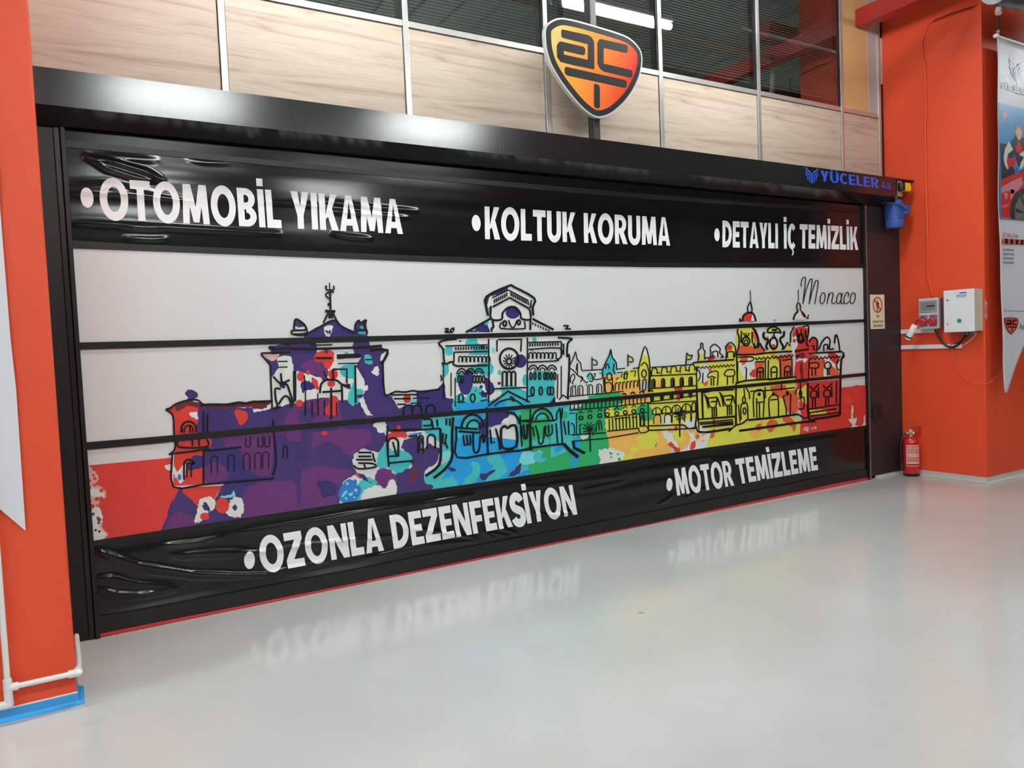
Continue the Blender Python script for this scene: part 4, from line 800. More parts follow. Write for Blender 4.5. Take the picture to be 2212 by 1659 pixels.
LN('5',2.8,'1700,600 1700,570 1730,540 1812,535 1805,690','1700,600 1745,585 1790,600','1738,605 1738,690','1765,600 1765,690','1882,570 1910,518 1990,512 1995,575 1925,585 1885,572','1920,588 1918,680','1985,582 1980,665','1575,520 1600,520 1615,580 1590,640','1580,470 1572,560 1580,770 1600,1215','1645,545 1640,660','1640,760 1648,1050','2035,420 2030,640 2074,650','2015,740 2020,1130','2040,900 2060,1100')
for dx,dy in ((0,0),(170,-22)): LN('5',3.2,f'{1658+dx},{785+dy} {1700+dx},{830+dy} {1805+dx},{818+dy}',f'{1670+dx},{800+dy} {1690+dx},{860+dy} {1705+dx},{945+dy}',f'{1700+dx},{835+dy} {1725+dx},{925+dy} {1785+dx},{925+dy} {1805+dx},{820+dy}',f'{1730+dx},{870+dy} {1800+dx},{865+dy}',f'{1748+dx},{935+dy} {1750+dx},{1045+dy}',f'{1772+dx},{935+dy} {1774+dx},{1040+dy}',f'{1795+dx},{930+dy} {1798+dx},{1038+dy}',f'{1810+dx},{830+dy} {1840+dx},{925+dy}')
LN('5',3.2,'1600,1065 2000,1030','1605,1105 1980,1072','1640,1150 1985,1105','1600,1215 1780,1195 1960,1165','1640,770 1760,745 1990,735')
# casino
RG('6','Y','495,910 512,590 700,590 720,780 700,840 830,830 930,860 930,1100 1100,1080 1080,1160 1160,1250 1000,1360 1000,1440 1150,1500 1160,1659 1100,1720 400,1800 300,1620 500,1560',7)
SM('6','W','530,930 640,890 700,930 690,1080 620,1110 560,1050'); PO('6','W','1040,700 1050,620 1090,570 1220,560 1222,660 1220,800 1050,850')
PO('6','R','1060,650 1090,590 1150,575 1222,600 1222,730 1265,685 1310,720 1310,830 1220,1180 1120,1200 1080,1060 1100,900 1080,760'); RG('6','R','1210,1130 1545,1100 1545,1185 1850,1150 1850,1660 1130,1660 1160,1490 1130,1350 1180,1200',6)
PO('6','W','1230,830 1560,835 1545,1100 1225,1130'); RG('6','r','1225,910 1370,900 1375,1100 1228,1120',8); RG('6','R','1230,850 1330,870 1300,900 1230,890',5); SM('6','R','1420,850 1510,850 1530,930 1470,940',6); RG('6','r','1430,960 1500,1000 1540,1060 1500,1090 1430,1060',6); CI('6','D',1160,865,30,30); CI('6','R',1375,925,14,20)
SM('6','r','520,800 560,760 680,790 685,850 560,872 520,845'); SM('6','r','700,800 740,745 792,820 740,850 700,850'); RG('6','r','820,850 930,870 1060,850 1065,1080 945,1085 930,920',7); SM('6','r','560,870 600,860 620,910 570,960 545,920'); SM('6','R','640,1040 690,1000 690,1080 650,1070',4); RG('6','r','690,930 780,930 770,1110 700,1115',6)
RG('6','r','840,1170 1000,1160 1090,1180 1110,1240 1135,1400 1080,1445 1010,1420 980,1300 900,1280 850,1220',9); SM('6','Y','1150,1200 1210,1170 1215,1340 1160,1320'); SM('6','Y','1000,1160 1080,1160 1100,1200 1020,1210',6); RG('6','Y','1230,1410 1400,1400 1400,1450 1250,1455',5)
SM('6','W','1070,690 1110,680 1105,790 1060,780'); SM('6','W','1210,900 1180,940 1160,910 1100,930 1120,900',5); SM('6','r','700,600 710,640 700,740 665,640 690,620',5); CI('6','r',645,800,28,32); SM('6','O','790,830 850,800 860,840 800,850',5); CI('6','R',1080,720,14,20)
SM('6','O','640,1600 700,1560 770,1530 760,1640 700,1690 640,1660',8); SM('6','r','800,1560 860,1500 915,1540 840,1630'); SM('6','r','700,1570 750,1540 745,1600 710,1610',6); SM('6','r','960,1470 1050,1480 1100,1560 1080,1620 1040,1560 980,1520',8); SPL('6','K',1180,1560,1310,1610,6,10,20,3); CI('6','e',1625,1315,38,48); CI('6','e',1690,1215,20,30)
SM('6','W','1620,1500 1650,1490 1650,1430 1655,1360 1668,1380 1668,1490 1700,1475 1700,1500 1690,1560 1760,1555 1780,1460 1790,1560 1790,1600 1650,1600 1660,1560 1640,1530',5)
SM('6','R','565,522 575,470 640,442 690,480 698,522',3); PO('6','W','650,522 665,450 690,480 698,522'); PO('6','W','1070,510 1085,460 1120,425 1150,425 1190,490 1190,510'); SM('6','R','1155,430 1190,455 1190,492 1160,465',3); PO('6','Y','825,640 830,600 880,585 930,612 935,640'); SM('6','W','800,650 940,645 960,780 820,800',6); CI('6','R',872,775,24,24); SM('6','r','800,690 825,680 820,750 800,740',4); SM('6','Y','900,770 930,780 920,830 890,820',5); CI('6','K',815,720,18,30)
PO('6','R','1225,830 1225,730 1265,685 1308,720 1300,830'); PO('6','W','1350,810 1350,740 1400,685 1435,710 1430,810'); PO('6','W','1480,810 1490,670 1525,740 1530,820'); SM('6','Y','985,790 1010,740 1040,770 1030,820',5); SM('6','r','720,780 740,740 770,800',5)
LN('6',1.6,'642,220 648,330','1120,210 1122,330'); LN('6',3,'642,330 615,385 620,440','648,335 662,410 655,440','530,500 545,505 535,525 560,520','1118,335 1103,380 1115,425','1130,340 1143,380 1140,425','1200,500 1222,465 1218,500'); LN('6',4.4,'565,525 575,470 620,440 672,450 698,525','1070,510 1085,460 1118,425','1150,425 1190,482'); SPL('6','N',885,510,892,515,2,4,6,1)
LN('6',3.8,'520,600 515,640 530,680 528,780 508,860 515,1140','555,620 550,740','660,630 662,740','1220,570 1222,640 1200,740 1225,780','1042,740 1045,640 1080,580','1105,610 1110,690','1190,610 1195,690'); LN('6',5.4,'665,590 700,640 722,720 705,790','675,740 690,800'); EL('6',4,600,725,36,44); LN('6',3,'600,640 600,700','575,640 590,670 620,670 630,640','585,715 612,712 612,745 585,748 585,715','1150,600 1150,640','1165,580 1220,565')
LN('6',4,'812,640 822,600 880,580 935,612 945,650','820,640 940,635','860,620 870,605 885,620 895,605 900,620'); LN('6',5.4,'785,632 772,665 790,700 820,710 800,780 820,800','978,622 975,670 945,690 940,720 975,790 960,800'); EL('6',5,874,745,38,56); LN('6',3,'860,680 875,665 895,690','880,640 880,700')
EL('6',6,1145,692,22,40); EL('6',3,1145,690,40,52,.2,PI-.2); LN('6',4,'1225,730 1265,685 1310,722 1300,830','1350,740 1320,810','1350,740 1400,685 1435,712 1430,800 1475,798','1250,775 1275,770 1275,815','1375,820 1375,765 1410,760 1410,810','1480,745 1490,670 1505,670 1522,740 1532,820','720,790 740,745 760,790 790,820','985,790 1010,738 1040,770')
LN('6',4.2,'510,858 690,855 830,838 1060,825','1085,825 1225,803','1225,845 1560,828'); LN('6',3,'520,885 662,880 660,920 530,925','1100,865 1130,860','1090,880 1130,878'); ZZ('6',3.6,690,890,1070,860,18,20); ZZ('6',3.6,1230,890,1540,868,16,18)
LN('6',5,'1565,835 1572,880 1548,905 1540,1100 1535,1460'); LN('6',3,'790,900 792,1095','822,910 820,1095','940,895 945,1085','1058,900 1060,1080','1228,900 1222,1120','590,980 605,1000 600,1110','690,930 790,925','960,915 1055,900'); LN('6',3.4,'710,1100 712,1000 770,995 768,1095','710,1030 770,1026','740,1030 740,1095','850,1085 852,992 905,987 903,1088','852,1035 903,1030','985,1078 986,985 1040,980 1038,1078','986,1030 1040,1024','1012,1025 1012,1078')
LN('6',3.2,'1232,990 1230,955 1250,940 1320,940 1318,985 1290,992 1240,988','1255,992 1258,1070','1290,992 1292,1065','1380,955 1410,930 1442,950 1440,990 1390,992 1380,955','1408,992 1412,1065','1425,992 1428,1062','1520,905 1500,960 1510,1000 1530,1010'); SM('6','D','1140,960 1160,940 1172,1080 1145,1085',5)
LN('6',4,'495,1145 610,1115 840,1100 1100,1078'); LN('6',3,'580,1190 586,1270','640,1222 860,1210 1088,1185','790,1180 792,1290','950,1150 955,1200 945,1215','600,1185 632,1240 635,1300','1110,1180 1090,1250','820,1110 1070,1085'); EL('6',3.2,580,1310,14,35); EL('6',3.2,585,1418,14,32); LN('6',3.2,'552,1505 550,1360 610,1343 618,1500','680,1480 678,1240 775,1228 770,1480','700,1335 770,1328','732,1340 736,1490','705,1290 708,1490','835,1480 830,1290 915,1270 922,1480','840,1310 910,1300','968,1270 1045,1252 1040,1450','970,1275 1000,1400 1000,1450','1140,1130 1145,1260','1130,1300 1175,1280 1175,1390 1125,1395'); EL('6',5,730,1252,6,8); EL('6',5,873,1250,6,8); EL('6',5,1012,1238,6,8); EL('6',3,1142,1245,12,30)
LN('6',5,'620,1508 860,1485 1120,1450'); LN('6',4,'110,1180 115,1400 120,1622 440,1598','430,1622 445,1605 500,1560 560,1542 615,1500','1120,1450 1180,1490 1230,1478','500,1150 498,1560','160,1210 170,1500'); LN('6',5.4,'530,1615 860,1570 1150,1530 1290,1520','1215,1140 1222,1480 1300,1495 1530,1460'); LN('6',3.4,'130,1500 500,1475','140,1550 475,1525','165,1580 475,1550')
for dx,dy in ((0,0),(132,-8)): LN('6',3.6,f'{1235+dx},{1168+dy} {1265+dx},{1200+dy} {1310+dx},{1165+dy} {1325+dx},{1150+dy}',f'{1245+dx},{1285+dy} {1245+dx},{1228+dy} {1298+dx},{1220+dy} {1300+dx},{1280+dy} {1250+dx},{1285+dy}',f'{1262+dx},{1290+dy} {1262+dx},{1382+dy}',f'{1288+dx},{1290+dy} {1290+dx},{1380+dy}',f'{1320+dx},{1180+dy} {1322+dx},{1290+dy}')
LN('6',3.4,'1228,1400 1530,1352','1232,1435 1500,1395','1240,1470 1530,1432','1500,1120 1500,1340')
# Monaco script
LN('6',2.2,'1150,182 1150,135 1165,95 1185,88 1192,110 1180,230 1165,355','1165,355 1195,220 1235,110','1235,110 1255,105 1258,130 1240,260 1228,355','1228,355 1255,240 1292,122','1292,122 1315,120 1318,150 1300,260 1285,356')
for x in (1362,1662): EL('6',2.2,x,296,24,56,rot=.18)
LN('6',2.2,'1425,245 1415,300 1405,352','1408,330 1430,260 1455,240 1468,262 1452,330 1468,352 1488,335'); EL('6',2.2,1525,298,22,54,rot=.2); LN('6',2.2,'1560,243 1545,320 1552,352 1578,336','1618,278 1622,250 1605,238 1584,270 1574,320 1582,348 1602,350 1625,328')
# small white word fragments
LN_W = []
ORD_MAX = ORD[0]
art_o = ART.build('paint_splash_print', sheet3); line_o = LINE.build('ink_drawing_print', sheet3)

# ------------------------------------------------------------------ emblem sign on a post
YS = -.15
def pts_px(s, c0, k, y): return [pxz(c0[0]+a/k, c0[1]+b/k, y) for a, b in parse(s)]
HS = '590,300 640,235 740,194 850,204 1000,240 1200,298 1350,345 1480,395 1570,465 1630,550 1648,650 1632,780 1590,900 1520,1030 1420,1150 1300,1245 1180,1280 1080,1245 960,1140 850,1010 740,860 650,700 605,560 586,420'
PX0, PX1 = aty(1284, 290, -.10)[0], aty(1297.5, 300, -.10)[0]; PXC = (PX0+PX1)/2
sign = root('emblem_sign', (PXC, -.1, 3.22), 'orange and red shield shaped emblem sign on a dark post above the door hood', 'sign')
def shield_pts(s, c0, k, y): return smooth(pts_px(s, c0, k, y), True, 5)
outer = shield_pts(HS, (1060, 0), 5.027, YS); cx0 = sum(p[0] for p in outer)/len(outer); cz0 = sum(p[1] for p in outer)/len(outer)
def inset(P, d):
    out = []; n = len(P)
    for i in range(n):
        a, c = P[i-1], P[(i+1) % n]; dx, dz = c[0]-a[0], c[1]-a[1]; l = math.hypot(dx, dz) or 1; nx, nz = -dz/l, dx/l
        p = P[i]
        if (cx0-p[0])*nx+(cz0-p[1])*nz < 0: nx, nz = -nx, -nz
        out.append((p[0]+nx*d, p[1]+nz*d))
    return out
MB().prism(outer, YS, YS+.035, M_SILVER).build('edge_rim', sign)
m_ = MB(); q = inset(outer, .014); m_.prism(q, YS-.003, YS, M_INK); m_.build('black_border', sign)
def node_shield():
    m = bpy.data.materials.new('shield_gradient_print'); m.use_nodes = True; nt = m.node_tree; b = nt.nodes['Principled BSDF']
    tc = nt.nodes.new('ShaderNodeTexCoord'); mp = nt.nodes.new('ShaderNodeMapping'); mp.inputs['Location'].default_value = (-cx0+.43, 0, -cz0-.02)
    nt.links.new(tc.outputs['Object'], mp.inputs[0]); sp = nt.nodes.new('ShaderNodeSeparateXYZ'); nt.links.new(mp.outputs[0], sp.inputs[0])
    a = nt.nodes.new('ShaderNodeMath'); a.operation = 'MULTIPLY'; a.inputs[1].default_value = 1.0; nt.links.new(sp.outputs['X'], a.inputs[0])
    c = nt.nodes.new('ShaderNodeMath'); c.operation = 'MULTIPLY_ADD'; c.inputs[1].default_value = -.45; nt.links.new(sp.outputs['Z'], c.inputs[0]); nt.links.new(a.outputs[0], c.inputs[2])
    r = nt.nodes.new('ShaderNodeValToRGB'); nt.links.new(c.outputs[0], r.inputs[0]); e = r.color_ramp.elements
    e[0].position = -.0; e[0].color = (*lin((222, 200, 120)), 1); e[1].position = .85; e[1].color = (*lin((214, 52, 44)), 1)
    x = e.new(.2); x.color = (*lin((236, 170, 70)), 1); x = e.new(.5); x.color = (*lin((236, 130, 56)), 1)
    nt.links.new(r.outputs[0], b.inputs['Base Color']); b.inputs['Roughness'].default_value = .22
    return m
M_SHLD = node_shield()
q = inset(outer, .058); m_ = MB(); m_.prism(q, YS-.005, YS-.003, M_SHLD); face = m_.build('printed_face', sign)
def flatprint(polys, y, mt, name, parent):
    m_ = MB(); m_.flat = True
    for k, q in enumerate(polys):
        ar = sum(q[i][0]*q[(i+1) % len(q)][1]-q[(i+1) % len(q)][0]*q[i][1] for i in range(len(q)))
        m_.add([(a, y-(k % 7)*.00008, z) for a, z in (q if ar > 0 else q[::-1])], [list(range(len(q)))], mt)
    return m_.build(name, parent)
GL = ['780,318 1060,380 1100,405 1125,455 1128,750 1110,752 1055,740 1055,480 785,412 768,395 766,335',
      '760,448 1005,505 1028,530 1028,580 1010,600 992,598 796,552 796,590 1055,648 1055,740 900,708 760,672 722,620 718,500 735,462',
      '1200,422 1475,485 1492,505 1490,560 1475,578 1228,520 1228,690 1525,757 1543,780 1540,825 1522,845 1230,778 1185,745 1160,690 1158,470 1175,430',
      '820,724 1462,868 1480,890 1478,940 1460,955 830,820 805,795 803,740',
      '1122,915 1150,910 1182,930 1187,960 1188,1160 1175,1178 1140,1172 1122,1150']
flatprint([pts_px(s, (1060, 0), 5.027, YS-.007) for s in GL], YS-.0055, M_INK, 'emblem_letters', face)
MB().box((PX0, -.10, 3.221), (PX1, -.02, 4.80), mat('grey_post', (48, 50, 49), .4)).build('post', sign, bevel=.003)
MB().box((PXC-.08, -.101, 3.65), (PXC+.08, YS+.034, 3.69), M_GAP).build('sign_bracket', sign); MB().box((PXC-.08, -.101, 3.92), (PXC+.08, YS+.034, 3.96), M_GAP).build('sign_bracket', sign)

# ------------------------------------------------------------------ door motor, bracket, limit switch
mc = at(1932, 462, 1, -.12); mx_, mz = mc[0], mc[2]
M_MOT = mat('motor_blue', (52, 84, 158), .35, var=.06)
mot = root('door_motor', (mx_, -.12, mz), 'blue finned electric motor hanging from a steel bracket at the end of the door hood', 'motor')
R_ = .092; zt, zb = mz+.155, mz-.155
MB().lathe([(.04, zb-.0), (R_*.9, zb), (R_, zb+.02), (R_, zb+.085), (R_*.92, zb+.09), (R_*.92, zt-.06), (R_*.95, zt-.055), (R_*.85, zt-.025), (R_*.5, zt), (.03, zt+.005)], M_MOT, 32, (mx_, -.12, 0)).build('body', mot, smooth=True)
fb = MB()
for k in range(26):
    a = 2*PI*k/26; c_, s_ = math.cos(a), math.sin(a)
    p = [(R_*.9, -.003), (R_*1.03, -.003), (R_*1.03, .003), (R_*.9, .003)]
    fb.add([(mx_+r*c_-t*s_, -.12+r*s_+t*c_, z) for z in (zb+.092, zt-.062) for r, t in p], [(0,3,2,1),(4,5,6,7),(0,1,5,4),(1,2,6,5),(2,3,7,6),(3,0,4,7)], M_MOT)
fb.build('cooling_fins', mot)
MB().box((mx_+.05, -.215, mz-.02), (mx_+.145, -.10, mz+.085), M_MOT).build('terminal_box', mot, bevel=.012)
MB().tube([(mx_+.075, -.21, mz+.005), (mx_+.075, -.235, mz+.005)], .012, M_ALU, 12).build('cable_gland', mot)
MB().tube([(mx_+.075, -.235, mz+.005), (mx_+.03, -.24, mz+.02), (mx_-.05, -.22, mz+.06), (mx_-.12, -.18, mz+.10), (mx_-.2, -.1, mz+.11)], .005, M_CABLE, 8).build('cable', mot, smooth=True)
MB().tube([(mx_, -.12, zt), (mx_, -.12, zt+.05)], .03, M_STEEL, 14).build('shaft_flange', mot)
bz0, bz1 = zt+.02, aty(1940, 391, -.16)[2]
MB().box((mx_-.02, -.175, bz0), (mx_+.06, -.168, bz1), M_STEEL).build('mounting_bracket', mot, bevel=.002)
for zq in (bz0+.02, bz1-.02): MB().tube([(mx_-.005, -.176, zq), (mx_-.005, -.19, zq)], .007, M_STEEL, 6).build('bolt', mot)
for zq in (bz0+.02, bz1-.02): MB().tube([(mx_+.045, -.176, zq), (mx_+.045, -.19, zq)], .007, M_STEEL, 6).build('bolt', mot)
yz = (bz0+bz1)/2+.015
lsw = MB().box((mx_+.03, -.225, yz-.045), (mx_+.14, -.178, yz+.045), mat('yellow_plastic', (238, 206, 40), .35)).build('limit_switch_cover', mot, bevel=.008)
MB().box((mx_+.14, -.22, yz-.028), (mx_+.158, -.185, yz+.028), MC['yellow_plastic']).build('cover_end', lsw, bevel=.006)
MB().box((mx_+.06, -.2265, yz-.02), (mx_+.1, -.2245, yz+.02), MC['yellow_plastic']).build('cover_ridge', lsw, bevel=.001)
MB().lathe([(.036, yz-.042), (.038, yz-.03), (.038, yz+.03), (.036, yz+.042)], M_GUIDE, 16, (mx_+.012, -.195, 0)).build('gear_cap', mot, smooth=True)

# ------------------------------------------------------------------ no entry sign, switch box
s_ = [pxz(*p, -.014) for p in ((1879.2,636.4),(1909.9,636),(1911.8,710),(1880.6,711.2))]
sx0, sx1, sz0, sz1 = s_[0][0], s_[1][0], s_[3][1], s_[0][1]
M_SIGN = mat('cream_sign', (228, 216, 190), .45)
ns = root('warning_sign', ((sx0+sx1)/2, -.014, sz0), 'cream no entry sign with a crossed out figure on the charcoal side plate', 'sign')
MB().box((sx0, -.016, sz0), (sx1, -.012, sz1), M_SIGN).build('sign_plate', ns, bevel=.001)
wS, hS = sx1-sx0, sz1-sz0
def SP(u, v): return (sx0+wS*u, sz0+hS*v)
ccx, ccz = .5, .70; rr = .34*wS
C_ = SP(ccx, ccz); ring = arcband(C_[0], C_[1], rr, rr, rr*.83, rr*.83, 0, 2*PI, 32)
bar = ribbon([(C_[0]-rr*.65, C_[1]+rr*.65), (C_[0]+rr*.65, C_[1]-rr*.65)], rr*.085)
def ell(u, v, a, c): p = (C_[0]+rr*u, C_[1]+rr*v); return disk(p, rr*a, rr*c, 14)
fig = [ell(0, .52, .11, .13), [(C_[0]+rr*x, C_[1]+rr*z) for x, z in [(-.2,.34),(.2,.34),(.3,.2),(.3,-.2),(.22,-.2),(.2,.12),(.17,.12),(.15,-.72),(.03,-.72),(.02,-.15),(-.02,-.15),(-.03,-.72),(-.15,-.72),(-.17,.12),(-.2,.12),(-.22,-.2),(-.3,-.2),(-.3,.2)]]]
flatprint(fig, -.0164, M_INK, 'figure_symbol', ns); flatprint(ring+bar, -.0172, mat('sign_red', (196, 34, 30), .4), 'prohibition_ring', ns)
def signtext(text, u0, u1, v0, v1, y=-.0164, s=.13, b=.14):
    w_, P = layout(text, s, b, .09); a = SP(u0, v1); c = SP(u1, v1); d = SP(u1, v0); e = SP(u0, v0)
    flatprint(quadmap(P, w_, a, c, d, e), y, M_INK, 'lettering', ns)
signtext('İŞİ', .42, .6, .335, .40); signtext('OLMAYAN', .13, .88, .185, .25); signtext('GİREMEZ', .18, .84, .06, .125)
bq = [pxz(*p, -.03) for p in ((1887,875.4),(1902.8,874.5),(1902.8,903.4))]
sb = root('switch_box', (bq[0][0], -.013, bq[2][1]), 'small black switch box at waist height on the charcoal side plate', 'switch')
MB().box((bq[0][0], -.045, bq[2][1]), (bq[1][0], -.0125, bq[0][1]), M_CABLE).build('housing', sb, bevel=.005)
MB().box((bq[0][0]+.04, -.047, bq[2][1]+.02), (bq[1][0]-.012, -.045, bq[0][1]-.02), M_GUIDE).build('cover', sb, bevel=.001)

# ------------------------------------------------------------------ electrical gear on the pillar (plane x = XR)
def yzx(px, py, d): p = at(px, py, 0, XR-d); return p[1], p[2]
def wbox(pxl, pxr, pyt, pyb, d, mt, name, parent, d0=0, bevel=.006):
    y0, z1 = yzx(pxl, pyt, d); y1, _ = yzx(pxr, pyt, d); _, z0 = yzx(pxl, pyb, d)
    return MB().box((XR-d, y0, z0), (XR-d0, y1, z1), mt).build(name, parent, bevel=bevel), (y0, y1, z0, z1)
ya, zc = yzx(2070, 719, .17)
cab = root('electrical_cabinet', (XR, ya, zc), 'large light grey electrical cabinet mounted on the right orange pillar', 'cabinet')
o_, (y0, y1, z0, z1) = wbox(2037.5, 2104, 628.5, 718.5, .17, M_WHT, 'door', cab, .155)
MB().box((XR-.154, y1+.004, z0+.004), (XR-.0005, y0-.004, z1-.004), M_CREAM).build('body', cab, bevel=.006)
def plate(u0, u1, v0, v1, mt, name, parent, d=.1712, t=.001):
    return MB().box((XR-d, y0+(y1-y0)*u0, z0+(z1-z0)*v0), (XR-d+t, y0+(y1-y0)*u1, z0+(z1-z0)*v1), mt).build(name, parent)
plate(.42, .78, .80, .95, mat('sticker', (216, 218, 232), .4), 'sticker', o_)
def xtext(body, size, yy, zz, x, mt, name, parent, sx=1, align='LEFT'):
    cu = bpy.data.curves.new(name, 'FONT'); cu.body = body; cu.size = size; cu.align_x = align; cu.extrude = .0003
    t = bpy.data.objects.new(name, cu); COL.objects.link(t); bpy.context.view_layer.update()
    me = bpy.data.meshes.new_from_object(t.evaluated_get(bpy.context.evaluated_depsgraph_get())); bpy.data.objects.remove(t)
    me.materials.clear(); me.materials.append(mt); o = bpy.data.objects.new(name, me); COL.objects.link(o); o.parent = parent
    w0 = Vector(parent.get('_w', (0, 0, 0))); 
    if x is None: M_ = Matrix.Translation((yy[0], yy[1], zz))@Matrix.Rotation(PI/2, 4, 'X')@Matrix.Diagonal((sx, 1, 1, 1))
    else: M_ = Matrix.Translation((x, yy, zz))@Matrix.Rotation(-PI/2, 4, 'Z')@Matrix.Rotation(PI/2, 4, 'X')@Matrix.Diagonal((sx, 1, 1, 1))
    me.transform(M_); o.location = -w0 if parent.get('_w') is not None else (0, 0, 0); return o
M_NAVY = mat('navy_ink', (40, 50, 120), .5)
hY = y0+(y1-y0)*.54; st = [c for c in cab.children]
plate(.54, .76, .905, .93, M_NAVY, 'sticker_text_line', o_, d=.1718); plate(.44, .76, .855, .868, M_NAVY, 'sticker_text_line', o_, d=.1718); plate(.44, .74, .825, .836, M_NAVY, 'sticker_text_line', o_, d=.1718)
MB().tube([(XR-.17, y0+(y1-y0)*.14, z0+(z1-z0)*.77), (XR-.178, y0+(y1-y0)*.14, z0+(z1-z0)*.77)], .010, M_SOCK, 14).build('lock', o_)
MB().tube([(XR-.17, y0+(y1-y0)*.14, z0+(z1-z0)*.2), (XR-.178, y0+(y1-y0)*.14, z0+(z1-z0)*.2)], .010, M_ALU, 14).build('lock', o_)
MB().tube([(XR-.17, y0+(y1-y0)*.53, z0+(z1-z0)*.27), (XR-.182, y0+(y1-y0)*.53, z0+(z1-z0)*.27)], .019, mat('green_button', (30, 140, 116), .3), 18).build('push_button', o_)
plate(.82, .92, .05, .11, M_LET, 'small_label', o_)
for k, u in enumerate((.48, .62, .74, .86)):
    yy = y0+(y1-y0)*u; MB().tube([(XR-.08, yy, z0+.004), (XR-.08, yy, z0-.03)], .016, M_SOCK, 12).build('cable_gland', cab)
cy1 = [y0+(y1-y0)*u for u in (.48, .62, .74, .86)]; cz1 = z0-.03
# socket box
yb, zb_ = yzx(2008, 711, .11)
so = root('socket_box', (XR, yb, zb_), 'grey socket box with clear flap and two red sockets beside the electrical cabinet', 'socket')
o2, (p0, p1, q0, q1) = wbox(1984, 2027, 646, 711.3, .11, mat('light_grey_plastic', (196, 196, 202), .4), 'housing', so, .07)
MB().box((XR-.069, p0-.006, q0+.004), (XR-.0005, p1+.006, q1-.004), M_SOCK).build('back_box', so, bevel=.004)
def pl2(u0, u1, v0, v1, mt, name, parent, d0, d1, bv=.002): return MB().box((XR-d1, p0+(p1-p0)*u0, q0+(q1-q0)*v0), (XR-d0, p0+(p1-p0)*u1, q0+(q1-q0)*v1), mt).build(name, parent, bevel=bv)
fl = pl2(.05, .93, .54, .93, mat('smoked_flap', (150, 150, 156), .15, coat=.6), 'flap', so, .11, .120, .005); pl2(.13, .87, .60, .88, M_SOCK, 'breaker_window', fl, .120, .1215); pl2(.45, .85, .72, .76, M_GUIDE, 'breaker_row', fl, .1215, .1225, .0002)
M_RPL = mat('red_socket', (186, 38, 48), .35)
for u in (.25, .74):
    f = pl2(u-.2, u+.2, .08, .46, M_SOCK, 'socket_frame', so, .11, .118)
    yy = p0+(p1-p0)*u; zz = q0+(q1-q0)*.25
    MB().tube([(XR-.118, yy, zz), (XR-.150, yy, zz-.008), (XR-.158, yy, zz-.01)], [.042, .042, .034], M_RPL, 20).build('socket_lid', f, smooth=True)
    MB().box((XR-.15, yy-.008, zz+.03), (XR-.118, yy+.008, zz+.055), M_RPL).build('lid_hinge', f, bevel=.003)
# trunking
def trunk(pl, pr, yt, yb2, label):
    ya_, z1_ = yzx(pl, yt, .02); yb_, _ = yzx(pr, yt, .02); _, z0_ = yzx(pl, yb2, .02); ya_ = min(ya_, -.02)
    o = MB().box((XR-.022, ya_, z0_), (XR-.0005, yb_, z1_), M_WHT).build('cable_trunking', bevel=.002); thing(o, label, 'trunking'); return ya_, yb_, z0_, z1_
t1 = trunk(1941, 2022.6, 712.5, 721.5, 'upper short white cable trunking under the socket box on the orange pillar')
t2 = trunk(1943, 2075.7, 746.2, 754.8, 'lower longer white cable trunking below the electrical cabinet')
# cables
def sag(a, c, drop, n=14, x=XR-.03): return [(x, a[0]+(c[0]-a[0])*t, a[1]+(c[1]-a[1])*t-drop*4*t*(1-t)) for t in [i/n for i in range(n+1)]]
thing(MB().tube([(XR-.08, p1-.0, q0+.0)][:0]+sag((t1[1]+.01, t1[2]+.03), (cy1[0], cz1), .16), .011, M_CABLE, 8).build('black_cable', smooth=True), 'thick black cable looping from upper trunking to the cabinet glands', 'cable')
thing(MB().tube(sag((cy1[1], cz1), (t2[1]+.05, t2[3]), .01, x=XR-.05), .006, M_CABLE, 8).build('black_cable', smooth=True), 'thin straight black cable dropping from the cabinet to lower trunking', 'cable')
thing(MB().tube(sag((cy1[3], cz1), (t2[1]-.0, t2[3]-.03), .02, x=XR-.06), .005, mat('grey_cable', (176, 172, 170), .5), 8).build('grey_cable', smooth=True), 'light grey cable from the rightmost cabinet gland to the trunking end', 'cable')
M_ORC = mat('orange_wire', (222, 96, 66), .5)
pz = [(2053, 722), (2055, 745), (2060.8, 774), (2079, 809.6), (2098, 823), (2116.6, 830)]
P = [(XR-.035, *yzx(a, c, .035)) for a, c in pz]; P += [tuple(at(a, c, 1, YC-.03)) for a, c in ((2134, 828), (2144.6, 822.6), (2158, 810), (2168, 795))]
P3 = []
for i in range(len(P)-1):
    a_, b2, c2, d2 = [Vector(P[max(0, min(len(P)-1, i+k))]) for k in (-1, 0, 1, 2)]
    P3 += [tuple(.5*((2*b2)+(c2-a_)*u+(2*a_-5*b2+4*c2-d2)*u*u+(3*b2-a_-3*c2+d2)*u**3)) for u in (0, .25, .5, .75)]
thing(MB().tube(P3, .0028, M_ORC, 6).build('orange_wire', smooth=True), 'thin orange wire drooping around the pillar corner to the hanging banner', 'wire')
cp = [(2112, 8), (2060, 24), (2022, 38), (2003, 55), (1994, 80), (1990.5, 100), (1994, 125), (1998.5, 145), (1999.5, 220), (1999, 300), (2001, 420), (2004, 520), (2004.5, 600), (2015, 640)]
P = [(XR-.012, *yzx(a, c, .012)) for a, c in cp]
thing(MB().tube(P, .010, M_RED, 8).build('painted_conduit', smooth=True), 'orange painted cable running down the pillar face to the socket box', 'conduit')
cp = [(2105, 14), (2050, 32), (2016, 46)]; P = [(XR-.03, *yzx(a, c, .03)) for a, c in cp]
thing(MB().tube(P, .005, M_CABLE, 6).build('black_cable', smooth=True), 'short black cable at the top of the orange pillar beside the beam', 'cable')
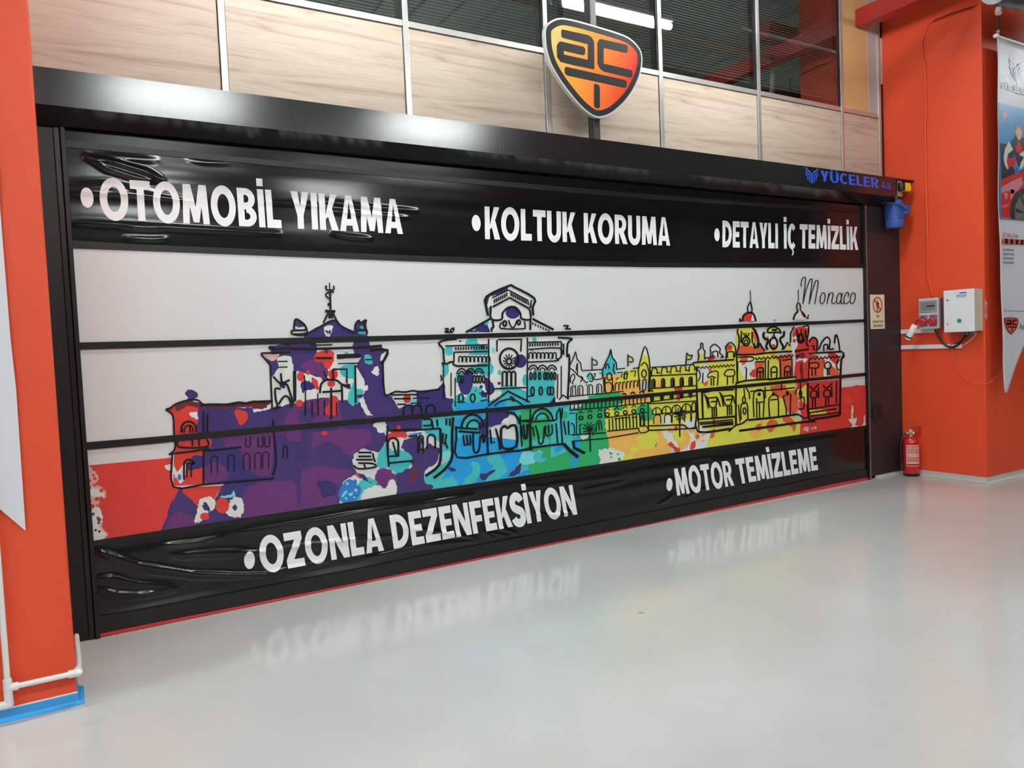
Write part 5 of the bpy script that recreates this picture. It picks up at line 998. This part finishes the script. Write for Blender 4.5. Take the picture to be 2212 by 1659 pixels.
# white handheld unit hanging on its lead
cpx = lambda a, c, d: (XR-d, *yzx(a, c, d))
rmA, rmB = cpx(1976.5, 702, .17), cpx(1960.5, 733, .17)
rm = root('hanging_control', rmA, 'white control handset with black end hanging by its lead from the socket box', 'handset')
A, B = Vector(rmA), Vector(rmB); dd = (B-A)
MB().tube([A, A+dd*.06, A+dd*.78], [.026, .033, .033], M_WHT, 14).build('body', rm, smooth=True)
MB().tube([A+dd*.781, A+dd*.88], [.0335, .0335], M_GUIDE, 14).build('black_band', rm, smooth=True)
MB().tube([A+dd*.881, A+dd*.97, A+dd*1.0], [.033, .031, .02], M_WHT, 14).build('end_cap', rm, smooth=True)
MB().lathe([(.004, -.006), (.009, 0), (.004, .006)], mat('indicator_light', (255, 40, 50), .3, emit=2.5), 10, tuple(A+Vector((-.03, -.03, -.03)))).build('indicator_light', rm)
MB().tube([A, A+Vector((.03, -.0, .03)), Vector((XR-.15, p0-.01, q0+(q1-q0)*.3))], .005, M_CABLE, 8).build('lead', rm, smooth=True)
# chipped plaster at the pillar corner
pa = at(2131, 668, 1, YC); cb = MB(); rs = random.Random(4)
ch = [(0, .11), (.02, .08), (.045, .07), (.05, 0), (.04, -.06), (.025, -.11), (0, -.08)]
cb.add([(XR+a*.9, YC-.0015, pa[2]+c) for a, c in ch], [list(range(len(ch)))], mat('bare_plaster', (206, 200, 186), .8, bump=.5, bscale=40))
cb.add([(XR+a*.6+.006, YC-.0025, pa[2]+c*.55) for a, c in ch], [list(range(len(ch)))], mat('old_putty', (150, 146, 132), .8, bump=.5, bscale=60))
cb.build('plaster_chip', pr)

# ------------------------------------------------------------------ fire extinguisher
ex, ey = 8.43, -.17
EXR = .083; zt_ = 0.375
M_EXT = mat('extinguisher_red', (190, 26, 34), .22, coat=.4)
fe = root('fire_extinguisher', (ex, ey, 0), 'red fire extinguisher with black hose standing on the floor by the orange pillar', 'extinguisher')
bd = MB().lathe([(EXR*.75, .012), (EXR*.97, .03), (EXR, .06), (EXR, zt_-.03), (EXR*.97, zt_), (EXR*.8, zt_+.035), (EXR*.45, zt_+.055), (.028, zt_+.06)], M_EXT, 36, (ex, ey, 0)).build('cylinder', fe, smooth=True)
MB().lathe([(EXR*.92, .0), (EXR*.99, .004), (EXR*.99, .03), (EXR*.9, .034)], M_GUIDE, 30, (ex, ey, 0)).build('base_ring', fe, smooth=True)
vz = zt_+.06
MB().lathe([(.026, vz), (.026, vz+.02), (.02, vz+.024), (.02, vz+.05)], mat('brass', (176, 160, 104), .35, metal=.7), 16, (ex, ey, 0)).build('neck', fe, smooth=True)
MB().lathe([(.018, vz+.045), (.018, vz+.075)], M_SILVER, 12, (ex, ey, 0)).build('valve', fe, smooth=True)
dx_, dy_ = .86, -.5
def lev(z0, z1, L): 
    b_ = MB(); w_ = .009; nx, ny = -dy_, dx_
    b_.add([(ex+nx*w_*s, ey+ny*w_*s, z0+dz) for dz in (0, .004) for s in (-1, 1)]+[(ex+dx_*L+nx*w_*s, ey+dy_*L+ny*w_*s, z1+dz) for dz in (0, .004) for s in (-1, 1)], [(0,1,3,2),(4,6,7,5),(0,2,6,4),(1,5,7,3),(2,3,7,6),(0,4,5,1)], M_EXT); return b_
lev(vz+.07, vz+.105, .12).build('squeeze_lever', fe); lev(vz+.055, vz+.045, .12).build('carry_handle', fe)
MB().tube([(ex+.01, ey-.02, vz+.035), (ex+.014, ey-.034, vz+.035)], .013, M_LET, 14).build('pressure_gauge', fe)
lx, ly = -.857, .50
H = [(.018, .035), (.05, .037), (.088, .012), (.108, -.06), (.114, -.16), (.110, -.25), (.104, -.30)]
MB().tube([(ex+lx*h, ey+ly*h, vz+z) for h, z in H], .010, M_CABLE, 10).build('hose', fe, smooth=True)
MB().tube([(ex+lx*.104, ey+ly*.104, vz-.30), (ex+lx*.100, ey+ly*.100, vz-.375)], [.016, .018], M_CABLE, 12).build('nozzle', fe)
MB().tube([(ex+lx*.018, ey+ly*.018, vz+.035), (ex+lx*.055, ey+ly*.055, vz+.037)], .014, M_STEEL, 12).build('hose_fitting', fe)
# label wrapped on the cylinder
def wrap(u0, u1, v0, v1, mt, name, r=.0006, n=14):
    b_ = MB(); vs = []
    for k in range(n+1):
        a = u0+(u1-u0)*k/n
        for v in (v0, v1): vs.append((ex+(EXR+r)*math.cos(a), ey+(EXR+r)*math.sin(a), v))
    b_.add(vs, [(2*k, 2*k+2, 2*k+3, 2*k+1) for k in range(n)], mt); return b_
A0, A1 = -3.18, -1.35
M_LAB = mat('label_pale', (216, 150, 140), .35); M_LW = mat('label_white', (232, 226, 222), .35)
lb = wrap(A0, A1, .115, .345, M_LW, 'label').build('label', bd)
def wr(u0, u1, v0, v1, mt, name, r): 
    return wrap(A0+(A1-A0)*u0, A0+(A1-A0)*u1, .115+.23*v0, .115+.23*v1, mt, name, r).build(name, bd)
wr(.03, .97, .02, .98, M_LAB, 'label_field', .0010)
wr(.06, .94, .86, .96, M_EXT, 'label_heading', .0014); wr(.03, .97, .13, .17, M_LW, 'label_line', .0014); wr(.03, .97, .03, .11, mat('label_crimson', (160, 24, 50), .35), 'label_foot', .0014)
for v in (.80, .74, .68, .62, .40, .35, .30, .25, .2): wr(.1, .9, v, v+.015, M_EXT, 'label_text_line', .0014)
for u in (.12, .42, .72): wr(u, u+.2, .46, .57, M_LW, 'label_pictogram', .0014); wr(u+.05, u+.12, .48, .55, M_EXT, 'label_pictogram', .0017)
for k, ch_ in enumerate('SEVAŞ'):
    w_, G_ = glyph(ch_, .15, .17); uu = .1+.165*k
    b_ = MB(); b_.flat = True
    for j, q in enumerate(G_): b_.add([(ex+(EXR+.0018+j*.00003)*math.cos(A0+(A1-A0)*(uu+x*.26)), ey+(EXR+.0018+j*.00003)*math.sin(A0+(A1-A0)*(uu+x*.26)), .115+.23*(.865+y*.075)) for x, y in q], [list(range(len(q)))], M_LW)
    b_.build('label_letter', bd)

# ------------------------------------------------------------------ banners
YB = -1.06
M_BAN = mat('banner_cloth', (220, 216, 222), .45, bump=.04, bscale=6, var=.02, vscale=2)
def cloth(px_left, x_right, zbot_fn, y, name, parent, ripple=.006):
    """vertical cloth: left edge polyline in px, to x_right; bottom given by function z(x)"""
    L = [aty(*p, y) for p in px_left]; zs = np.array([p[2] for p in L])[::-1]; xs = np.array([p[0] for p in L])[::-1]
    nx, nz = 60, 70; V = []; Fc = []
    ztop = zs[-1]
    for i in range(nx+1):
        u = i/nx
        xm = None
        for j in range(nz+1):
            x = xs.mean()*(1-u)+x_right*u; zb = zbot_fn(x); z = zb+(ztop-zb)*j/nz
            xl = np.interp(z, zs, xs); x = xl*(1-u)+x_right*u; V.append((x, y+ripple*math.sin(x*9+z*2.2)+ripple*.6*math.sin(z*7+x*3), z))
    for i in range(nx):
        for j in range(nz): k = i*(nz+1)+j; Fc.append((k, k+nz+1, k+nz+2, k+1))
    m_ = MB(); m_.add(V, Fc, M_BAN); o = m_.build(name, parent, smooth=True); sm = o.modifiers.new('thickness', 'SOLIDIFY'); sm.thickness = .0015; return o
bx = root('hanging_banner', tuple(aty(2153, 81, YB)), 'tall white advertising banner with a racing car photo hanging before the right pillar', 'banner')
tipx, tipz = aty(2170.4, 848, YB)[0], aty(2170.4, 848, YB)[2]
vx, vz2 = aty(2212, 747, YB)[0], aty(2212, 747, YB)[2]; slope = (vz2-tipz)/(vx-tipx); BW = 1.05; midx = tipx+BW/2
def zb_r(x): return tipz+max(0, (x-tipx))*slope if x < midx else tipz+max(0, (tipx+BW-x))*slope
bc = cloth([(2152.6,81),(2155.5,222.6),(2159,479),(2161,580),(2162.3,632),(2165.5,786),(2170.4,848)], tipx+BW, zb_r, YB, 'cloth', bx)
zt2 = aty(2153, 79, YB)[2]; xl2 = aty(2153, 79, YB)[0]
MB().tube([(xl2-.02, YB, zt2+.005), (tipx+BW+.05, YB, zt2+.005)], .013, M_WHT, 12).build('top_rod', bx, smooth=True)
MB().lathe([(.006, -.02), (.024, -.014), (.028, 0), (.024, .014), (.006, .02)], M_LET, 14, (xl2-.01, YB, zt2+.005)).build('rod_knob', bx, smooth=True)
hk = aty(2156, 68, YB); MB().tube([(hk[0], YB, hk[2]), (hk[0]+.0, YB, hk[2]+.35)], .008, M_CABLE, 8).build('hanging_strap', bx)
MB().lathe([(.008, -.015), (.02, 0), (.008, .015)], M_SILVER, 12, tuple(hk)).build('strap_ring', bx, smooth=True)
mid_ = aty(2190, 70, YB); MB().tube([(hk[0], YB, hk[2]-.01), tuple(mid_), (mid_[0]+.28, YB, zt2+.01)], .003, M_ORC, 6).build('string', bx)
pw = [tuple(aty(2165, -60, YB-.12)), tuple(aty(2162, 0, YB-.12)), tuple(aty(2156.5, 29, YB-.12))]
thing(MB().tube(pw, .03, M_CREAM, 12).build('white_tube_lamp', smooth=True), 'short white plastic tube hanging above the right banner', 'tube')
# banner print
def BP(px, py): return pxz(px, py, YB-.012)
def bq_(s, mt, name, y, c0=(2132, 0), k=5.525): return flatprint([pts_px(s, c0, k, YB-.012)], y, mt, name, bc)
yb0 = YB-.0125
x_r = tipx+BW-.06
def span(pts_left, name, mt, y):   # left px points top->bottom, extends to the right edge in world
    q = [BP(*p) for p in pts_left]; flatprint([[q[0], q[-1], (x_r, q[-1][1]), (x_r, q[0][1])] if len(q) == 2 else q], y, mt, name, bc)
M_PB = mat('photo_blue', (58, 142, 200), .4, var=.25, vscale=2.5); M_PR = mat('photo_red', (206, 46, 44), .35, var=.08); M_PK = mat('photo_dark', (36, 38, 56), .4, var=.2, vscale=12)
M_PP = mat('photo_pink', (206, 130, 140), .4, var=.1); M_SK = mat('photo_skin', (214, 172, 146), .5); M_HAIR = mat('photo_hair', (176, 132, 84), .5); M_PW = mat('photo_white', (214, 208, 200), .45); M_TY = mat('photo_tyre', (44, 44, 46), .5)
span([(2156.5, 222), (2161.5, 471)], 'photo_sky', M_PB, yb0)
zr = BP(2162, 471)[1]
def P4(s, mt, y, name='photo_shape'): return flatprint([[(min(a, x_r), z) for a, z in pts_px(s, (2132, 280), 5.525, YB-.012)]], y, mt, name, bc)
P4('155,160 270,180 330,260 300,420 350,520 442,470 520,460 520,640 170,640 160,300', M_PK, yb0-.0003)
P4('165,600 300,540 420,500 520,440 700,420 900,470 900,1050 175,1050', M_PR, yb0-.0005)
P4('168,690 290,620 410,560 430,640 380,720 300,770 250,730 172,760', M_PP, yb0-.0007); P4('200,750 250,760 240,830 215,830', M_PP, yb0-.0007); P4('280,710 330,720 300,820 275,830', M_PP, yb0-.0007); P4('175,915 290,880 200,935', M_PP, yb0-.0007)
P4('270,170 335,70 380,60 430,100 520,160 520,420 370,440 330,300', M_PK, yb0-.0008); P4('260,140 215,230 195,340 210,420 245,480 255,460 235,380 250,290 310,240', M_PW, yb0-.0010); P4('335,200 400,140 420,230 410,290 350,270', M_PR, yb0-.0011); P4('235,340 340,330 340,420 250,460', M_PR, yb0-.0010); P4('442,250 380,300 440,330 400,400 385,480 430,440 500,330', M_PW, yb0-.0012)
P4('360,100 372,160 380,220', M_PW, yb0-.0012); P4('325,470 350,430 380,480 370,530 330,530', mat('photo_glove', (92, 104, 150), .4), yb0-.0013)
head = [smooth(pts_px(s, (2132, 280), 5.525, YB-.012), True, 4) for s in ('340,20 360,-30 410,-20 415,60 395,120 370,115 345,60',)]
flatprint(head, yb0-.0014, M_SK, 'photo_face', bc); flatprint([smooth(pts_px('335,30 335,-20 360,-45 400,-40 415,-10 410,20 390,-15 360,-10 350,10', (2132, 280), 5.525, YB-.012), True, 4)], yb0-.0016, M_HAIR, 'photo_hair', bc)
wc = BP(2132+480/5.525, 280+1010/5.525); wr_ = (BP(2132+480/5.525, 280+700/5.525)[1]-wc[1]); wx = wc[0]-BP(2132+275/5.525, 280+1010/5.525)[0]
def clipz(P): return [(a, max(c, zr)) for a, c in P]
flatprint([clipz(disk(wc, wx, wr_, 40))], yb0-.0018, M_TY, 'photo_tyre', bc); flatprint([clipz(disk(wc, wx*.74, wr_*.76, 30))], yb0-.0020, mat('photo_rim', (120, 112, 104), .4, var=.3, vscale=14), 'photo_rim', bc)
flatprint([clipz([(wc[0]+wx*.2*math.cos(a)*.5, wc[1]+wr_*.2*math.sin(a)*.5), (wc[0]+wx*.7*math.cos(a-.12), wc[1]+wr_*.72*math.sin(a-.12)), (wc[0]+wx*.7*math.cos(a+.12), wc[1]+wr_*.72*math.sin(a+.12))]) for a in [i*2*PI/7+.3 for i in range(7)]], yb0-.0022, M_TY, 'photo_spokes', bc)
flatprint([smooth(pts_px('190,1340 215,1325 240,1370 235,1405 200,1415 185,1390', (2132, 0), 5.525, YB-.012), True, 3)], yb0-.0006, M_PP, 'small_badge', bc)
# emblem and words
a = BP(2184, 124); c = BP(2209.5, 176); emblem_Y((BP(2182,150)[0]+BP(2210.5,150)[0])/2, (a[1]+c[1])/2, BP(2210.5,150)[0]-BP(2182,150)[0], a[1]-c[1], yb0-.0004, mat('banner_blue', (70, 92, 150), .4), 'emblem', bc)
M_BB = MC['banner_blue']
def ban_text(text, quad, mt, s=.13, b=.13):
    w_, P_ = layout(text, s, b, .08); return flatprint(quadmap(P_, w_, *[BP(*p) for p in quad]), yb0-.0004, mt, 'lettering', bc)
ban_text('YÜCELER', [(2161, 177), (2223, 192), (2223, 206), (2163, 191)], M_BB)
def btxt(body, px, py, hpx, mt, sx=1):
    p = BP(px, py); h_ = p[1]-BP(px, py+hpx)[1]; return xtext(body, abs(h_)*1.35, (p[0], yb0-.0006), p[1]-abs(h_), None, mt, 'lettering', bc, sx)
M_CR = mat('crimson_ink', (176, 60, 70), .5)
btxt('ACT Afacan - Çocuk', 2166, 502, 9, M_CR, .62)
q0_ = BP(2165, 515); q1_ = BP(2165, 526); sq = []; stp = (BP(2176.5, 515)[0]-q0_[0])
for k in range(12): sq.append([(q0_[0]+stp*(k+.0), q1_[1]), (q0_[0]+stp*(k+.5), q1_[1]), (q0_[0]+stp*(k+.55), q0_[1]), (q0_[0]+stp*(k+.05), q0_[1])])
flatprint([[q0_ if False else (q0_[0], q1_[1]), (x_r, q1_[1]), (x_r, q0_[1]), (q0_[0], q0_[1])]], yb0-.0004, mat('orange_red_ink', (214, 84, 66), .5), 'hazard_band', bc)
for s_ in sq:
    if s_[1][0]+stp*.5 < x_r: flatprint([[(a+stp*.5, z) for a, z in s_]], yb0-.0006, M_INK, 'hazard_stripe', bc)
for i, tx in enumerate(('- KOLTUK TEMİZLEME VE BAKIM', '- TORPİDO VE PLASTİK TEMİZLİK', '- TAVAN VE TABAN TEMİZLEME', '- ÇOCUK KOLTUĞU TEMİZLİĞİ')): btxt(tx, 2165.5, 537+i*9.3, 4, M_INK, .6)
btxt('www', 2169.5, 667, 2.2, M_INK, .8); flatprint([[BP(2169.5, 672), BP(2212, 673), BP(2212, 672), BP(2169.5, 671)]], yb0-.0004, M_INK, 'text_line', bc)
SH2 = smooth(pts_px('205,720 225,698 330,698 368,712 374,760 345,840 300,892 270,880 230,820', (2132, 560), 5.525, YB-.012), True, 4)
flatprint([SH2], yb0-.0004, M_INK, 'emblem_border', bc)
cxm = sum(p[0] for p in SH2)/len(SH2); czm = sum(p[1] for p in SH2)/len(SH2)
flatprint([[(cxm+(a-cxm)*.9, czm+(z-czm)*.92) for a, z in SH2]], yb0-.0007, mat('emblem_orange', (218, 84, 62), .4), 'emblem_face', bc)
GL2 = [[(232,722),(280,722),(292,735),(292,788),(240,788),(230,775),(232,752),(272,752),(272,742),(232,738)], [(300,722),(352,722),(352,738),(318,738),(318,772),(356,772),(356,788),(308,788),(300,775)], [(242,800),(352,802),(348,818),(246,815)], [(290,826),(302,826),(300,875),(292,875)]]
flatprint([[BP(2132+a/5.525, 560+c/5.525) for a, c in g] for g in GL2], yb0-.0010, M_INK, 'emblem_letters', bc)
btxt('Auto', 2202.5, 697, 14, M_INK, .75)
# left banner and pipe
lbn = root('hanging_banner', (-.2, YCL-.03, 1.0), 'plain white pointed banner hanging on the left orange pillar', 'banner')
YLB = YCL-.02
L = [aty(*p, YLB) for p in ((-2, 380), (0.5, 454), (22.6, 730), (35, 843), (55.6, 1147))]
V = [(p[0], YLB, p[2]) for p in L]; bl0 = aty(0, 1100, YLB); sl = (L[-1][2]-bl0[2])/(L[-1][0]-bl0[0])
m_ = MB(); poly = [(L[-1][0], L[-1][2]), (L[-1][0]-.42, L[-1][2]-sl*.42), (L[-1][0]-.84, L[-1][2]), (L[-1][0]-.84, 3.6), (L[0][0]-.01, 3.6)]+[(p[0], p[2]) for p in L[:-1]]
m_.prism(poly, YLB-.001, YLB+.001, M_BAN); m_.build('cloth', lbn); MB().tube([(L[0][0]-.86, YLB, 3.61), (L[0][0]+.04, YLB, 3.61)], .014, M_WHT, 10).build('top_rod', lbn, smooth=True)
M_PIPE = mat('white_pipe', (228, 226, 224), .35)
YPp = YCL-.055
pp = root('water_pipe', (XL-.3, YCL, .1), 'white plastic pipe run around the foot of the left orange pillar', 'pipe')
T = aty(17, 1486, YPp); el = aty(20, 1521, YPp); cr = aty(170, 1452.5, YPp); top = aty(0, 1268, YPp); dn = aty(-4, 1531, YPp)
cr = np.array([XL+.012, YPp, cr[2]]); rp = .0125
top = np.array([T[0]-.01, YPp, 3.4]) if False else top
ttop = T+(top-T)*3.2; ttop[1] = YPp
MB().tube([T, ttop], rp, M_PIPE, 12).build('riser', pp, smooth=True)
MB().tube([T, (cr[0], YPp, cr[2])], rp, M_PIPE, 12).build('cross_pipe', pp, smooth=True)
MB().tube([T, el], rp, M_PIPE, 12).build('drop_pipe', pp, smooth=True)
MB().tube([el, (el[0]-.35, YPp, el[2]-.0)], rp, M_PIPE, 12).build('low_pipe', pp, smooth=True)
MB().tube([cr, (cr[0]+.006, YCL+.06, cr[2]), (XL+.014, -.42, cr[2]+.0)], rp, M_PIPE, 12).build('side_pipe', pp, smooth=True)
def fit(a, d, L=.04, r=.018):
    a = Vector(a); d = Vector(d).normalized(); MB().tube([a, a+d*L], r, M_PIPE, 14).build('fitting', pp, smooth=True)
for q_, dvs in ((T, ((1, 0, 0), (0, 0, 1), (0, 0, -1))), (el, ((0, 0, 1), (-1, 0, 0))), (cr, ((-1, 0, 0), (0, 1, 0)))):
    for d_ in dvs: fit(q_, d_)
for q_ in (T, el, cr): MB().lathe([(.004, -.019), (.014, -.013), (.019, 0), (.014, .013), (.004, .019)], M_PIPE, 14, tuple(q_)).build('elbow', pp, smooth=True)
# duct top right
M_DUCT = mat('foil_duct', (120, 120, 122), .3, metal=.7, bump=.6, bscale=14)
dc = [tuple(aty(2150, -28, -1.45)), None, tuple(aty(2420, 18, -1.5))]
dk = MB(); n = 24; Pd = [Vector(dc[0]).lerp(Vector(dc[2]), i/n) for i in range(n+1)]
dk.tube(Pd, [.14+(.012 if i % 2 else 0) for i in range(n+1)], M_DUCT, 18)
thing(dk.build('ventilation_duct', smooth=True), 'crinkled grey foil duct under the roof in the top right corner', 'duct')

for o in bpy.data.objects:
    if '_w' in o: del o['_w']
